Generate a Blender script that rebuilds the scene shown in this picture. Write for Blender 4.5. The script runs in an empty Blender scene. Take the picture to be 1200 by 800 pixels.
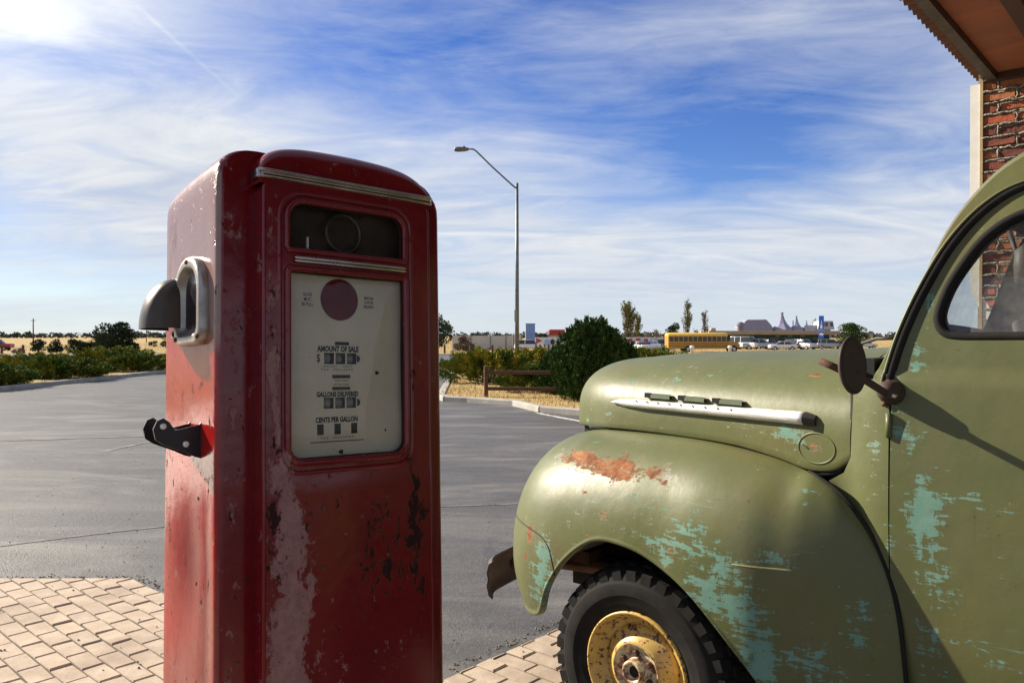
import bpy, bmesh, math, random
import numpy as np
from mathutils import Vector, Matrix
from mathutils.geometry import delaunay_2d_cdt
from mathutils.bvhtree import BVHTree
rad = math.radians
random.seed(7); RNG = np.random.default_rng(7)
SC = bpy.context.scene; COL = SC.collection
EYE = 1.57
# ---------------------------------------------------------------- camera, sun, sky, exposure
cam = bpy.data.cameras.new('camera'); cam.sensor_width = 36; cam.lens = 27.6
cam.clip_start = .05; cam.clip_end = 9000
co = bpy.data.objects.new('camera', cam); COL.objects.link(co)
co.location = (0, 0, EYE); co.rotation_euler = (rad(90 - .44), 0, 0); SC.camera = co
LIGHT = Vector((.937, -.4535, -.58)).normalized()          # the way the sunlight travels
SUN_EL = math.asin(-LIGHT.z); SUN_AZ = math.atan2(-LIGHT.x, -LIGHT.y)
sl = bpy.data.lights.new('sun', 'SUN'); sl.energy = 5.0; sl.angle = rad(.53); sl.color = (1, .90, .74)
so = bpy.data.objects.new('sun', sl); COL.objects.link(so)
so.rotation_euler = LIGHT.to_track_quat('-Z', 'Y').to_euler(); so.location = (-30, 12, 20)
SC.view_settings.view_transform = 'Standard'; SC.view_settings.look = 'None'
SC.view_settings.exposure = 1.1; SC.view_settings.gamma = 1; SC.view_settings.use_curve_mapping = False

# ---------------------------------------------------------------- node helper
class NT:
    def __init__(s, tree): s.t = tree; s.L = tree.links
    def put(s, sock, v):
        if v is None: return
        if isinstance(v, bpy.types.NodeSocket): s.L.new(v, sock)
        elif hasattr(sock, 'default_value'):
            if isinstance(v, (tuple, list)) and len(v) == 3 and sock.type == 'RGBA': v = (*v, 1)
            sock.default_value = v
    def n(s, typ, ins=None, **at):
        nd = s.t.nodes.new(typ)
        for k, v in at.items(): setattr(nd, k, v)
        for k, v in (ins or {}).items(): s.put(nd.inputs[k], v)
        return nd
    def m(s, op, a, b=None, c=None, clamp=False):
        nd = s.t.nodes.new('ShaderNodeMath'); nd.operation = op; nd.use_clamp = clamp
        for i, v in enumerate((a, b, c)): s.put(nd.inputs[i], v)
        return nd.outputs[0]
    def mix(s, f, a, b, blend='MIX'):
        nd = s.t.nodes.new('ShaderNodeMix'); nd.data_type = 'RGBA'; nd.blend_type = blend
        s.put(nd.inputs[0], f); s.put(nd.inputs[6], a); s.put(nd.inputs[7], b); return nd.outputs[2]
    def noise(s, co, scale=5, detail=4, rough=.55, dist=0, sc=None, rot=None):
        if sc or rot:
            co = s.n('ShaderNodeMapping', {'Vector': co, 'Scale': sc or (1, 1, 1), 'Rotation': rot or (0, 0, 0)}).outputs[0]
        return s.n('ShaderNodeTexNoise', {'Vector': co, 'Scale': scale, 'Detail': detail, 'Roughness': rough, 'Distortion': dist}).outputs['Fac']
    def ramp(s, f, a, b):                                  # smooth 0..1 step between a and b
        nd = s.n('ShaderNodeMapRange', {0: f, 1: a, 2: b, 3: 0., 4: 1.}); nd.clamp = True; return nd.outputs[0]

def mat(name, col=(.5, .5, .5), rough=.6, metal=0., spec=.5, build=None):
    m = bpy.data.materials.new(name); m.use_nodes = True
    t = NT(m.node_tree); b = m.node_tree.nodes['Principled BSDF']
    t.put(b.inputs['Base Color'], col); b.inputs['Roughness'].default_value = rough
    b.inputs['Metallic'].default_value = metal; b.inputs['Specular IOR Level'].default_value = spec
    if build: build(t, b)
    return m
def obj_co(t): return t.n('ShaderNodeTexCoord').outputs['Object']
def bump(t, b, h, strength=.3, dist=.01):
    t.put(b.inputs['Normal'], t.n('ShaderNodeBump', {'Strength': strength, 'Distance': dist, 'Height': h}).outputs[0])
def thin_fresnel(t):
    g = t.n('ShaderNodeNewGeometry').outputs; d = t.n('ShaderNodeVectorMath', {0: g['Incoming'], 1: g['Normal']}, operation='DOT_PRODUCT').outputs['Value']
    return t.m('ADD', .05, t.m('MULTIPLY', .95, t.m('POWER', t.m('SUBTRACT', 1., t.m('ABSOLUTE', d), clamp=True), 5.)), clamp=True)
def worn(name, c1, c2, rough=.6, metal=0., scale=8, bmp=.2, bd=.003, spec=.5, detail=6):
    def f(t, b):
        o = obj_co(t); n = t.noise(o, scale, detail, .6)
        t.put(b.inputs['Base Color'], t.mix(t.ramp(n, .3, .7), c1, c2))
        t.put(b.inputs['Roughness'], t.m('ADD', t.m('MULTIPLY', n, .25), rough - .12))
        if bmp: bump(t, b, t.noise(o, scale * 6, 4), bmp, bd)
    return mat(name, c1, rough, metal, spec, f)

# ---------------------------------------------------------------- sky
world = bpy.data.worlds.new('World'); SC.world = world; world.use_nodes = True
def make_sky():
    t = NT(world.node_tree); bg = world.node_tree.nodes['Background']
    sky = t.n('ShaderNodeTexSky', sky_type='NISHITA', sun_disc=False, sun_elevation=SUN_EL, sun_rotation=SUN_AZ,
              altitude=1500, air_density=1.0, dust_density=.35, ozone_density=2.0)
    d = t.n('ShaderNodeTexCoord').outputs['Generated']
    sp = t.n('ShaderNodeSeparateXYZ', {0: d}).outputs
    zc = t.m('MAXIMUM', sp[2], 0.0)
    k = t.m('ADD', zc, .16)
    u = t.m('DIVIDE', sp[0], k); v = t.m('DIVIDE', sp[1], k)
    P = t.n('ShaderNodeCombineXYZ', {0: u, 1: v, 2: 0.}).outputs[0]
    az = t.m('ARCTAN2', sp[0], sp[1]); el = t.m('ARCSINE', sp[2])
    A = t.n('ShaderNodeCombineXYZ', {0: az, 1: el, 2: 0.}).outputs[0]
    big = t.noise(P, .75, 5, .55, .5, sc=(1, 1.5, 1), rot=(0, 0, .5))
    mid = t.noise(P, 2.0, 8, .60, 1.1, sc=(.7, 1.5, 1), rot=(0, 0, .95))
    fine = t.noise(A, 9, 9, .72, .6, sc=(.8, 4.2, 1), rot=(0, 0, .12))
    cov = t.m('ADD', t.m('MULTIPLY', big, .75), t.m('ADD', t.m('MULTIPLY', mid, .52), t.m('MULTIPLY', fine, .30)))
    def blob(x, y, rx, ry, w, rot=0.):
        # centre and radii in degrees of azimuth and elevation
        a = t.m('SUBTRACT', az, rad(x)); e = t.m('SUBTRACT', el, rad(y)); c, s_ = math.cos(rot), math.sin(rot)
        p = t.m('ADD', t.m('MULTIPLY', a, c / rad(rx)), t.m('MULTIPLY', e, s_ / rad(rx)))
        q = t.m('ADD', t.m('MULTIPLY', e, c / rad(ry)), t.m('MULTIPLY', a, -s_ / rad(ry)))
        r2 = t.m('ADD', t.m('MULTIPLY', p, p), t.m('MULTIPLY', q, q))
        return t.m('MULTIPLY', t.m('EXPONENT', t.m('MULTIPLY', r2, -1.)), w)
    bl = [blob(*a) for a in SKY_BLOBS]
    for x in bl: cov = t.m('ADD', cov, x)
    c = t.ramp(cov, .43, 1.08)
    haze = t.ramp(el, rad(8), rad(-.5))
    hz = t.m('MULTIPLY', haze, .75)
    c = t.m('MAXIMUM', c, t.m('MULTIPLY', c, 1.))
    blue = t.n('ShaderNodeHueSaturation', {'Saturation': 1.30, 'Value': 1.34, 'Hue': .520, 'Color': sky.outputs[0]}).outputs[0]
    # thin bright contrail
    ca = t.m('SUBTRACT', az, rad(-22.5)); ce = t.m('SUBTRACT', el, rad(18.5)); an = .64
    along = t.m('ADD', t.m('MULTIPLY', ca, math.cos(an)), t.m('MULTIPLY', ce, -math.sin(an)))
    perp = t.m('ABSOLUTE', t.m('ADD', t.m('MULTIPLY', ca, math.sin(an)), t.m('MULTIPLY', ce, math.cos(an))))
    tr = t.m('MULTIPLY', t.ramp(perp, rad(.20), rad(.03)), t.ramp(t.m('ABSOLUTE', along), rad(4.4), rad(2.6)))
    c = t.m('ADD', c, t.m('MULTIPLY', tr, t.m('MULTIPLY', mid, .30)), clamp=True)
    shade = t.mix(t.ramp(mid, .3, .7), CLOUD_D, CLOUD_L)
    glow = blob(-36, 24, 12, 9, 4.0)
    shade = t.mix(1.0, shade, t.n('ShaderNodeCombineXYZ', {0: glow, 1: glow, 2: glow}).outputs[0], 'ADD')
    colr = t.mix(c, blue, shade)
    colr = t.mix(hz, colr, HAZE_C)
    t.put(bg.inputs[0], colr); bg.inputs[1].default_value = .05
CLOUD_D = (5.1, 5.7, 6.9); CLOUD_L = (7.9, 8.1, 8.3); HAZE_C = (5.9, 6.6, 7.7)
SKY_BLOBS = [(15, 13.0, 13, 5.0, -.44, -.12), (-3, 20, 11, 5, -.26, .1), (26, 19, 9, 5, -.10), (-30.5, 16.8, 6, 1.6, -.20, .15), (-27, 13, 12, 4.5, .30, -.3), (22, 6.5, 16, 3.8, .36, .12), (-15, 9, 14, 5, .20), (-14, 20, 5, 3, -.10),
             (-33, 22, 11, 4.5, .42), (-8, 11.5, 14, 3.0, .10), (29, 14.5, 7, 1.6, .16, .2), (-27, 6, 12, 3, .12), (4, 4, 14, 3, .14), (-30, 2.8, 8, 1.2, -.14), (13, 4.6, 6, 1, -.1)]
make_sky()

# ---------------------------------------------------------------- object helpers
def tag(o, label=None, cat=None, group=None, kind=None):
    if label: o['label'] = label
    if cat: o['category'] = cat
    if group: o['group'] = group
    if kind: o['kind'] = kind
    return o
def thing(name, label, cat, loc=(0, 0, 0), rz=0., group=None):
    o = bpy.data.objects.new(name, None); COL.objects.link(o); o.empty_display_size = .2
    o.location = loc; o.rotation_euler = (0, 0, rz); return tag(o, label, cat, group)
def link(name, me, m, parent=None, smooth=False):
    o = bpy.data.objects.new(name, me); COL.objects.link(o)
    if m: me.materials.append(m)
    if smooth: me.polygons.foreach_set('use_smooth', [True] * len(me.polygons))
    if parent: o.parent = parent
    return o
def solid(o, th, off=0.):
    bm = bmesh.new(); bm.from_mesh(o.data)
    for e in bm.edges:
        if len(e.link_faces) < 2: e.smooth = False
    bm.to_mesh(o.data); bm.free()
    md = o.modifiers.new('solid', 'SOLIDIFY'); md.thickness = th; md.offset = off; return o
def bevel(o, w=.004, seg=2, ang=35):
    md = o.modifiers.new('bevel', 'BEVEL'); md.width = w; md.segments = seg; md.limit_method = 'ANGLE'; md.angle_limit = rad(ang); return o
class MB:
    def __init__(s): s.v = []; s.f = []; s.keep = False
    def add(s, v, f):
        k = len(s.v); s.v += [tuple(p) for p in v]; s.f += [tuple(i + k for i in q) for q in f]; return s
    def box(s, c, size, rz=0., M=None):
        x, y, z = (a / 2 for a in size); R_ = M or Matrix.Rotation(rz, 3, 'Z')
        vs = [R_ @ Vector((i * x, j * y, k * z)) + Vector(c) for i in (-1, 1) for j in (-1, 1) for k in (-1, 1)]
        return s.add(vs, [(0, 1, 3, 2), (4, 6, 7, 5), (0, 4, 5, 1), (2, 3, 7, 6), (0, 2, 6, 4), (1, 5, 7, 3)])
    def tube(s, path, r, seg=10, cap=True, closed=False):
        P = [Vector(p) for p in path]; n = len(P); rs = r if isinstance(r, (list, tuple)) else [r] * n
        rings = []; up = None
        for i, p in enumerate(P):
            if closed: d = P[(i + 1) % n] - P[i - 1]
            else: d = P[min(i + 1, n - 1)] - P[max(i - 1, 0)]
            d = d.normalized() if d.length > 1e-9 else Vector((0, 0, 1))
            if up is None: up = d.orthogonal().normalized()
            up = (up - d * up.dot(d)); up = up.normalized() if up.length > 1e-6 else d.orthogonal().normalized()
            w = d.cross(up)
            rings.append([p + (up * math.cos(a) + w * math.sin(a)) * rs[i] for a in [2 * math.pi * j / seg for j in range(seg)]])
        vs = [q for rg in rings for q in rg]; fs = []
        for i in range(n if closed else n - 1):
            for j in range(seg):
                a, b_ = i * seg, ((i + 1) % n) * seg
                fs.append((a + j, a + (j + 1) % seg, b_ + (j + 1) % seg, b_ + j))
        if cap and not closed: fs += [tuple(range(seg))[::-1], tuple((n - 1) * seg + j for j in range(seg))]
        return s.add(vs, fs)
    def lathe(s, prof, c=(0, 0, 0), axis=(0, 0, 1), seg=32, a0=0., a1=2 * math.pi):
        """prof: (radius, along axis)"""
        ax = Vector(axis).normalized(); e = ax.orthogonal().normalized(); w = ax.cross(e); full = abs(a1 - a0 - 2 * math.pi) < 1e-6
        m = seg if full else seg + 1
        vs = [Vector(c) + ax * h + (e * math.cos(a0 + (a1 - a0) * j / seg) + w * math.sin(a0 + (a1 - a0) * j / seg)) * r for r, h in prof for j in range(m)]
        fs = [(i * m + j, i * m + (j + 1) % m, (i + 1) * m + (j + 1) % m, (i + 1) * m + j) for i in range(len(prof) - 1) for j in range(seg)]
        return s.add(vs, fs)
    def grid(s, G, closed_u=False):
        nu, nv = len(G), len(G[0]); fs = []
        for i in range(nu if closed_u else nu - 1):
            for j in range(nv - 1): fs.append((i * nv + j, ((i + 1) % nu) * nv + j, ((i + 1) % nu) * nv + j + 1, i * nv + j + 1))
        return s.add([p for row in G for p in row], fs)
    def prism(s, poly, d0, d1, fn):
        """poly 2-D outline, fn(u,v,d) -> xyz"""
        n = len(poly)
        return s.add([fn(u, v, d0) for u, v in poly] + [fn(u, v, d1) for u, v in poly],
                     [tuple(range(n))[::-1], tuple(range(n, 2 * n))] + [(i, (i + 1) % n, n + (i + 1) % n, n + i) for i in range(n)])
    def build(s, name, m, parent=None, smooth=False, fix=True):
        me = bpy.data.meshes.new(name); me.from_pydata([tuple(p) for p in s.v], [], s.f)
        if fix and not s.keep:
            bm = bmesh.new(); bm.from_mesh(me); bmesh.ops.remove_doubles(bm, verts=bm.verts, dist=1e-5)
            bmesh.ops.recalc_face_normals(bm, faces=bm.faces); bm.to_mesh(me); bm.free()
        return link(name, me, m, parent, smooth)
def bake(o):                                              # object transform -> mesh (used for text)
    o.data.transform(o.matrix_basis); o.matrix_basis = Matrix()
def rrect(x0, z0, x1, z1, r, n=6):
    rs = r if isinstance(r, (list, tuple)) else (r,) * 4   # bl, br, tr, tl
    pts = []
    for (cx, cz, a), q in zip(((x0 + rs[0], z0 + rs[0], 180), (x1 - rs[1], z0 + rs[1], 270), (x1 - rs[2], z1 - rs[2], 0), (x0 + rs[3], z1 - rs[3], 90)), rs):
        for k in range(n + 1):
            t = rad(a + 90 * k / n); pts.append((cx + q * math.cos(t), cz + q * math.sin(t)))
    return pts
def inpoly(x, y, P):
    c = False; j = len(P) - 1
    for i in range(len(P)):
        xi, yi = P[i]; xj, yj = P[j]
        if (yi > y) != (yj > y) and x < (xj - xi) * (y - yi) / (yj - yi) + xi: c = not c
        j = i
    return c
def dens(P, step):
    out = []
    for i in range(len(P)):
        a, b_ = P[i], P[(i + 1) % len(P)]; n = max(1, int(math.hypot(b_[0] - a[0], b_[1] - a[1]) / step))
        out += [(a[0] + (b_[0] - a[0]) * k / n, a[1] + (b_[1] - a[1]) * k / n) for k in range(n)]
    return out
def sheet(outer, holes, res, fn):
    """triangulated curved sheet with holes: fn(u,v)->xyz"""
    loops = [dens(outer, res)] + [dens(h, res) for h in holes]; V = []; E = []
    for L in loops:
        k = len(V); V += L; E += [(k + i, k + (i + 1) % len(L)) for i in range(len(L))]
    us = [p[0] for p in loops[0]]; vs = [p[1] for p in loops[0]]
    bnd = np.array(V); 
    for u in np.arange(min(us) + res / 2, max(us), res):
        for v in np.arange(min(vs) + res / 2, max(vs), res):
            if np.min((bnd[:, 0] - u) ** 2 + (bnd[:, 1] - v) ** 2) < (res * .45) ** 2: continue
            if inpoly(u, v, loops[0]) and not any(inpoly(u, v, h) for h in loops[1:]): V.append((u, v))
    r = delaunay_2d_cdt([Vector(p) for p in V], E, [], 0, 1e-6)
    F = []
    for f in r[2]:
        c = sum((r[0][i] for i in f), Vector((0, 0))) / len(f)
        if inpoly(c.x, c.y, loops[0]) and not any(inpoly(c.x, c.y, h) for h in loops[1:]):
            a, b_, d_ = (r[0][i] for i in f[:3]); ar = (b_ - a).cross(d_ - a)
            if abs(ar) > .004 * res * res: F.append(f if ar > 0 else tuple(f)[::-1])
    mb = MB(); mb.keep = True; mb.add([fn(p.x, p.y) for p in r[0]], F); return mb
def spline(keys, t):
    """Catmull-Rom through rows of keys at parameter t in 0..len-1"""
    K = keys; n = len(K); i = min(int(t), n - 2); f = t - i
    p0, p1, p2, p3 = (np.array(K[max(0, min(n - 1, i + q))], float) for q in (-1, 0, 1, 2))
    return .5 * (2 * p1 + (p2 - p0) * f + (2 * p0 - 5 * p1 + 4 * p2 - p3) * f * f + (3 * p1 - p0 - 3 * p2 + p3) * f ** 3)
def curve(keys, n): return [tuple(spline(keys, t)) for t in np.linspace(0, len(keys) - 1, n)]

# ---------------------------------------------------------------- terrain
def sm(a, b, x): t = min(1, max(0, (x - a) / (b - a))); return t * t * (3 - 2 * t)
YS = sorted(set([-40, -20, -10, -5, 0, 2, 4, 6, 8, 10, 12, 15, 17, 20, 24, 28, 32, 36] + list(range(40, 116, 4)) + [120, 140, 170, 220, 300, 450, 700, 1100, 1800, 3000, 5000]))
def zt(y):
    raw = lambda q: -.9 * sm(34, 112, q)
    for a, b_ in zip(YS, YS[1:]):
        if a <= y <= b_: return raw(a) + (raw(b_) - raw(a)) * (y - a) / (b_ - a)
    return raw(y)
def strip_sheet(name, xa, xb, y0, y1, lift, m, nx=2, kind='structure'):
    ys = sorted(set([y for y in YS if y0 < y < y1] + [y0, y1])); G = [[(xa + (xb - xa) * i / nx, y, zt(y) + lift) for i in range(nx + 1)] for y in ys]
    return tag(MB().grid(G).build(name, m, fix=False), kind=kind)

def m_grass(t, b):
    o = obj_co(t); n = t.noise(o, .12, 6, .6); f = t.noise(o, 3.5, 6, .7); g = t.noise(o, .9, 5, .6, sc=(.35, 1, 1))
    c = t.mix(t.ramp(n, .35, .65), (.40, .275, .115), (.30, .225, .10))
    c = t.mix(t.ramp(g, .55, .7), c, (.20, .16, .075)); c = t.mix(t.ramp(f, .5, .75), c, (.46, .33, .16))
    t.put(b.inputs['Base Color'], c); bump(t, b, f, .6, .08)
GRASS = mat('dry_grass', rough=.95, spec=.1, build=m_grass)
def m_asph(t, b):
    o = obj_co(t); big = t.noise(o, .35, 5, .6, 1.2, sc=(.5, 1.6, 1), rot=(0, 0, .3)); grit = t.noise(o, 130, 3, .6); st = t.noise(o, 1.3, 8, .68, .6, sc=(.3, 2.2, 1), rot=(0, 0, .22))
    c = t.mix(t.ramp(big, .35, .68), (.060, .055, .048), (.104, .095, .081)); c = t.mix(t.m('MULTIPLY', t.ramp(st, .45, .7), .8), c, (.150, .138, .118))
    c = t.mix(t.ramp(grit, .60, .72), c, (.30, .29, .265)); c = t.mix(t.ramp(grit, .42, .3), c, (.03, .03, .032))
    vo = t.n('ShaderNodeTexVoronoi', {'Vector': t.n('ShaderNodeMapping', {'Vector': o, 'Scale': (.3, .42, 1)}).outputs[0], 'Scale': 1.}, feature='DISTANCE_TO_EDGE').outputs['Distance']
    vo = t.m('ADD', vo, t.m('MULTIPLY', t.m('SUBTRACT', st, .5), .1))
    ck = t.m('MULTIPLY', t.ramp(vo, .006, .001), t.ramp(big, .45, .6)); c = t.mix(t.m('MULTIPLY', ck, .35), c, (.025, .025, .025))
    oil = t.ramp(t.noise(o, 1.1, 6, .62, .6), .62, .74); c = t.mix(t.m('MULTIPLY', oil, .5), c, (.035, .033, .03)); md_ = t.noise(o, 22, 6, .72, .4); c = t.mix(t.ramp(md_, .40, .70), t.mix(.45, c, (.03, .03, .03)), c); sw = t.noise(o, .55, 7, .62, 2.2, sc=(.45, 1.3, 1), rot=(0, 0, .5)); c = t.mix(t.m('MULTIPLY', t.ramp(sw, .5, .66), .6), c, (.19, .175, .148))
    t.put(b.inputs['Base Color'], c); t.put(b.inputs['Roughness'], t.m('ADD', t.m('MULTIPLY', st, .25), .40)); bump(t, b, t.m('ADD', grit, t.m('MULTIPLY', t.noise(o, 40, 3), .8)), .7, .007)
ASPH = mat('asphalt', rough=.7, spec=.6, build=m_asph)
CONC = worn('kerb_concrete', (.36, .34, .30), (.25, .235, .21), .85, scale=3, bmp=.4, bd=.01)
strip_sheet('ground', -2500, 2500, -40, 5000, 0, GRASS, 4)
strip_sheet('parking_lot', -220, 60, -30, 104, .012, ASPH, 8)

# raised planting islands: grass top and a concrete kerb round it
def island(name, poly, label, kerb_edges):
    tag(sheet(poly, [], 2.2, lambda x, y: (x, y, zt(y) + .105 + .05 * math.sin(x * 1.7) * math.sin(y * 1.3) * (1 if inpoly(x, y, poly) else 0))).build(name, GRASS), kind='structure')
    mb = MB()
    for a, b_ in kerb_edges:
        A = Vector(a); B = Vector(b_); d = (B - A); L = d.length; d.normalize(); nn = Vector((-d.y, d.x)); n = max(1, int(L / 3.))
        for k in range(n):
            p = A + d * L * k / n; q = A + d * (L * (k + 1) / n - .012); w = .09
            vs = []
            for r_ in (p, q):
                z = zt(r_.y)
                for o_, h in ((-w, -.02), (-w, .115), (-w + .02, .135), (w, .135), (w, -.02)): vs.append((r_.x + nn.x * o_, r_.y + nn.y * o_, z + h))
            mb.add(vs, [(0, 1, 2, 3, 4)[::-1], (5, 6, 7, 8, 9)] + [(i, (i + 1) % 5, 5 + (i + 1) % 5, 5 + i) for i in range(5)])
    return tag(mb.build('kerb', CONC), kind='structure')
RI = [(-1.75, 19.2), (-1.55, 18.6), (-1.0, 18.3), (.08, 17.45), (.62, 15.95), (4.0, 13.2), (9, 12.2), (40, 12.2), (60, 14), (60, 104.5), (-2.6, 104.5), (-2.9, 60), (-2.3, 30)]
island('island_grass', RI, '', [(RI[i], RI[i + 1]) for i in range(0, 8)] + [(RI[11], RI[12]), (RI[12], RI[0])])
LI = [(-14.4, 10), (-14.4, 38), (-15.3, 40), (-17, 41.5), (-90, 62), (-90, 10)]
island('island_grass', LI, '', [(LI[i], LI[i + 1]) for i in range(0, 4)])
def m_paint(t, b):
    o = obj_co(t); n = t.noise(o, 14, 6, .7); t.put(b.inputs['Base Color'], t.mix(t.ramp(n, .42, .62), (.62, .62, .60), (.13, .13, .125)))
PAINT = mat('worn_road_paint', rough=.8, build=m_paint)
def m_paint2(t, b):
    o = obj_co(t); n = t.noise(o, 6, 6, .7); t.put(b.inputs['Base Color'], t.mix(t.ramp(n, .35, .6), (.26, .26, .255), (.10, .10, .10)))
PAINT2 = mat('faded_road_paint', rough=.8, build=m_paint2)
def stroke(name, pts, w, m, lift):
    P = curve(pts, 30); mb = MB(); rows = []
    for i, p in enumerate(P):
        a = Vector(P[max(0, i - 1)]); c = Vector(P[min(len(P) - 1, i + 1)]); d = (c - a).normalized()
        rows.append([(p[0] - d.y * w, p[1] + d.x * w, zt(p[1]) + lift), (p[0] + d.y * w, p[1] - d.x * w, zt(p[1]) + lift)])
    return tag(mb.grid(rows).build(name, m, fix=False), kind='structure')
stroke('parking_line', [(.5, 15.75), (.9, 14.9), (1.25, 14.2), (1.6, 13.4)], .06, PAINT, .017)
stroke('parking_line', [(-5.45, 10.5), (-5.4, 11.0), (-5.2, 11.6), (-4.6, 12.15)], .035, PAINT2, .017)
stroke('parking_line', [(-9.5, 10.95), (-7.4, 11.6), (-6, 12), (-4.2, 12.3)], .03, PAINT2, .0185)
stroke('parking_line', [(-4.3, 5.4), (-3.0, 6.3), (-1.2, 7.0), (1, 7.4)], .012, PAINT2, .017)

# ---------------------------------------------------------------- brick pavers (running bond, along the truck)
TH = rad(48); Rv = Vector((math.sin(TH), -math.cos(TH), 0)); Nv = Vector((-math.cos(TH), -math.sin(TH), 0)); W0 = Vector((.435, 2.72, 0))
def m_paver(t, b):
    o = obj_co(t); r = t.n('ShaderNodeNewGeometry').outputs['Random Per Island']; n = t.noise(o, 9, 6, .65); g = t.noise(o, 120, 3, .6)
    c = t.mix(r, (.42, .325, .240), (.35, .275, .210)); c = t.mix(t.ramp(n, .42, .7), c, (.48, .39, .295)); c = t.mix(t.ramp(t.noise(o, 2.2, 5, .6), .52, .75), c, (.29, .22, .165))
    c = t.mix(t.m('MULTIPLY', t.ramp(g, .58, .7), .6), c, (.20, .14, .10))
    t.put(b.inputs['Base Color'], c); bump(t, b, t.m('ADD', g, n), .5, .004)
PAVER = mat('brick_paver', rough=.85, spec=.3, build=m_paver)
SOIL = worn('joint_sand', (.075, .058, .042), (.13, .105, .08), .95, scale=30, bmp=.5, bd=.01)
def clip(P, p, nrm):
    out = []
    for i in range(len(P)):
        a, b_ = P[i], P[(i + 1) % len(P)]; da = (a - p).dot(nrm); db = (b_ - p).dot(nrm)
        if da >= 0: out.append(a)
        if da * db < 0: out.append(a + (b_ - a) * (da / (da - db)))
    return out
def pavers():
    R2 = Vector((Rv.x, Rv.y)); N2 = Vector((Nv.x, Nv.y)); c1 = Vector((-2.42, 5.0)); nl = Vector((-.27, 3.575)); nd = Vector((.67, .743)); rgt = Vector((.743, -.67))
    mb = MB(); base = MB(); L, D, gap = .205, .105, .005
    def pieces(P):
        yield clip(clip(P, c1, Vector((0, -1))), c1, N2)                                   # left part: near side of the cut corner
        yield clip(clip(clip(P, nl, rgt), c1, -N2), Vector((0, 9)), Vector((0, -1)))       # right part, running under the truck
    for i in range(-50, 60):
        for j in range(-70, 62):
            u0 = i * L + (L / 2 if j % 2 else 0); v0 = j * D; q0 = R2 * (u0 + L / 2) + N2 * (v0 + D / 2) + c1
            if q0.y < .6 or q0.y > 8.2 or q0.x < -4.9 or q0.x > 5.6 or abs(q0.x) > .8 * q0.y + 1.4: continue
            ro = random.gauss(0, .018); ca, sa = math.cos(ro), math.sin(ro); dz = random.gauss(0, .0018)
            def cor(u, v): 
                du, dv = u, v; return q0 + R2 * (du * ca - dv * sa) + N2 * (du * sa + dv * ca)
            a, d = L / 2 - gap, D / 2 - gap
            for P in pieces([cor(-a, -d), cor(a, -d), cor(a, d), cor(-a, d)]):
                if len(P) < 3: continue
                c = sum(P, Vector((0, 0))) / len(P); top = [p + (c - p).normalized() * .007 for p in P]; n = len(P); tl = random.gauss(0, .012), random.gauss(0, .012)
                z = lambda p: .022 + dz + (p - c).x * tl[0] + (p - c).y * tl[1]
                vs = [(p.x, p.y, .004) for p in P] + [(p.x, p.y, z(p) - .005) for p in P] + [(p.x, p.y, z(p)) for p in top]
                mb.add(vs, [(q * n + k, q * n + (k + 1) % n, (q + 1) * n + (k + 1) % n, (q + 1) * n + k) for q in (0, 1) for k in range(n)] + [tuple(range(2 * n, 3 * n))])
    big = [Vector((-7, -2)), Vector((8, -2)), Vector((8, 9)), Vector((-7, 9))]
    for P in pieces(big):
        c = sum(P, Vector((0, 0))) / len(P)
        n = len(P); base.add([(p.x, p.y, .0145) for p in P], [tuple(range(n))])
    tag(mb.build('paver_pad', PAVER, fix=False), kind='structure'); tag(base.build('paver_bed', SOIL, fix=False), kind='structure')
pavers()
def grit():
    mb = MB(); edges = [((-4.6, 5.03), (-2.42, 5.03)), ((-2.40, 5.02), (-1.2, 3.93)), ((-.30, 3.62), (.6, 4.62))]
    def stone(x, y, r, z):
        q = [(x + r * math.cos(a) * random.uniform(.6, 1.1), y + r * math.sin(a) * random.uniform(.6, 1.1)) for a in (0, 1.25, 2.5, 3.8, 5.0)]; n = 5
        mb.add([(a, b_, z - .001) for a, b_ in q] + [(x + (a - x) * .55, y + (b_ - y) * .55, z + r * random.uniform(.5, .9)) for a, b_ in q], [tuple(range(5, 10))] + [(i, (i + 1) % n, n + (i + 1) % n, n + i) for i in range(n)])
    for (ax, ay), (bx_, by_) in edges:
        L = math.hypot(bx_ - ax, by_ - ay)
        for k in range(int(L * 95)):
            t = random.random(); stone(ax + (bx_ - ax) * t + random.gauss(0, .022), ay + (by_ - ay) * t + abs(random.gauss(0, .03)), random.uniform(.003, .0095), .0125)
    for k in range(420):
        y = random.uniform(3.6, 11) ; x = random.uniform(-.66, .05) * y; stone(x, y, random.uniform(.003, .008), .0125 + (0 if y > 5.1 else .012))
    o = mb.build('loose_gravel', worn('gravel_stone', (.22, .19, .15), (.12, .10, .08), .9, scale=40, bmp=0), fix=False); tag(o, kind='stuff')
grit()

# ---------------------------------------------------------------- pickup truck  (s rearward from front axle, n outward, h up)
def T(s, n, h): return (-s, n, h)
NC = -.83
truck = thing('pickup_truck', 'weathered olive green vintage pickup truck with turquoise scrapes and rust, parked on brick pavers', 'pickup truck', W0, rad(138))
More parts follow.
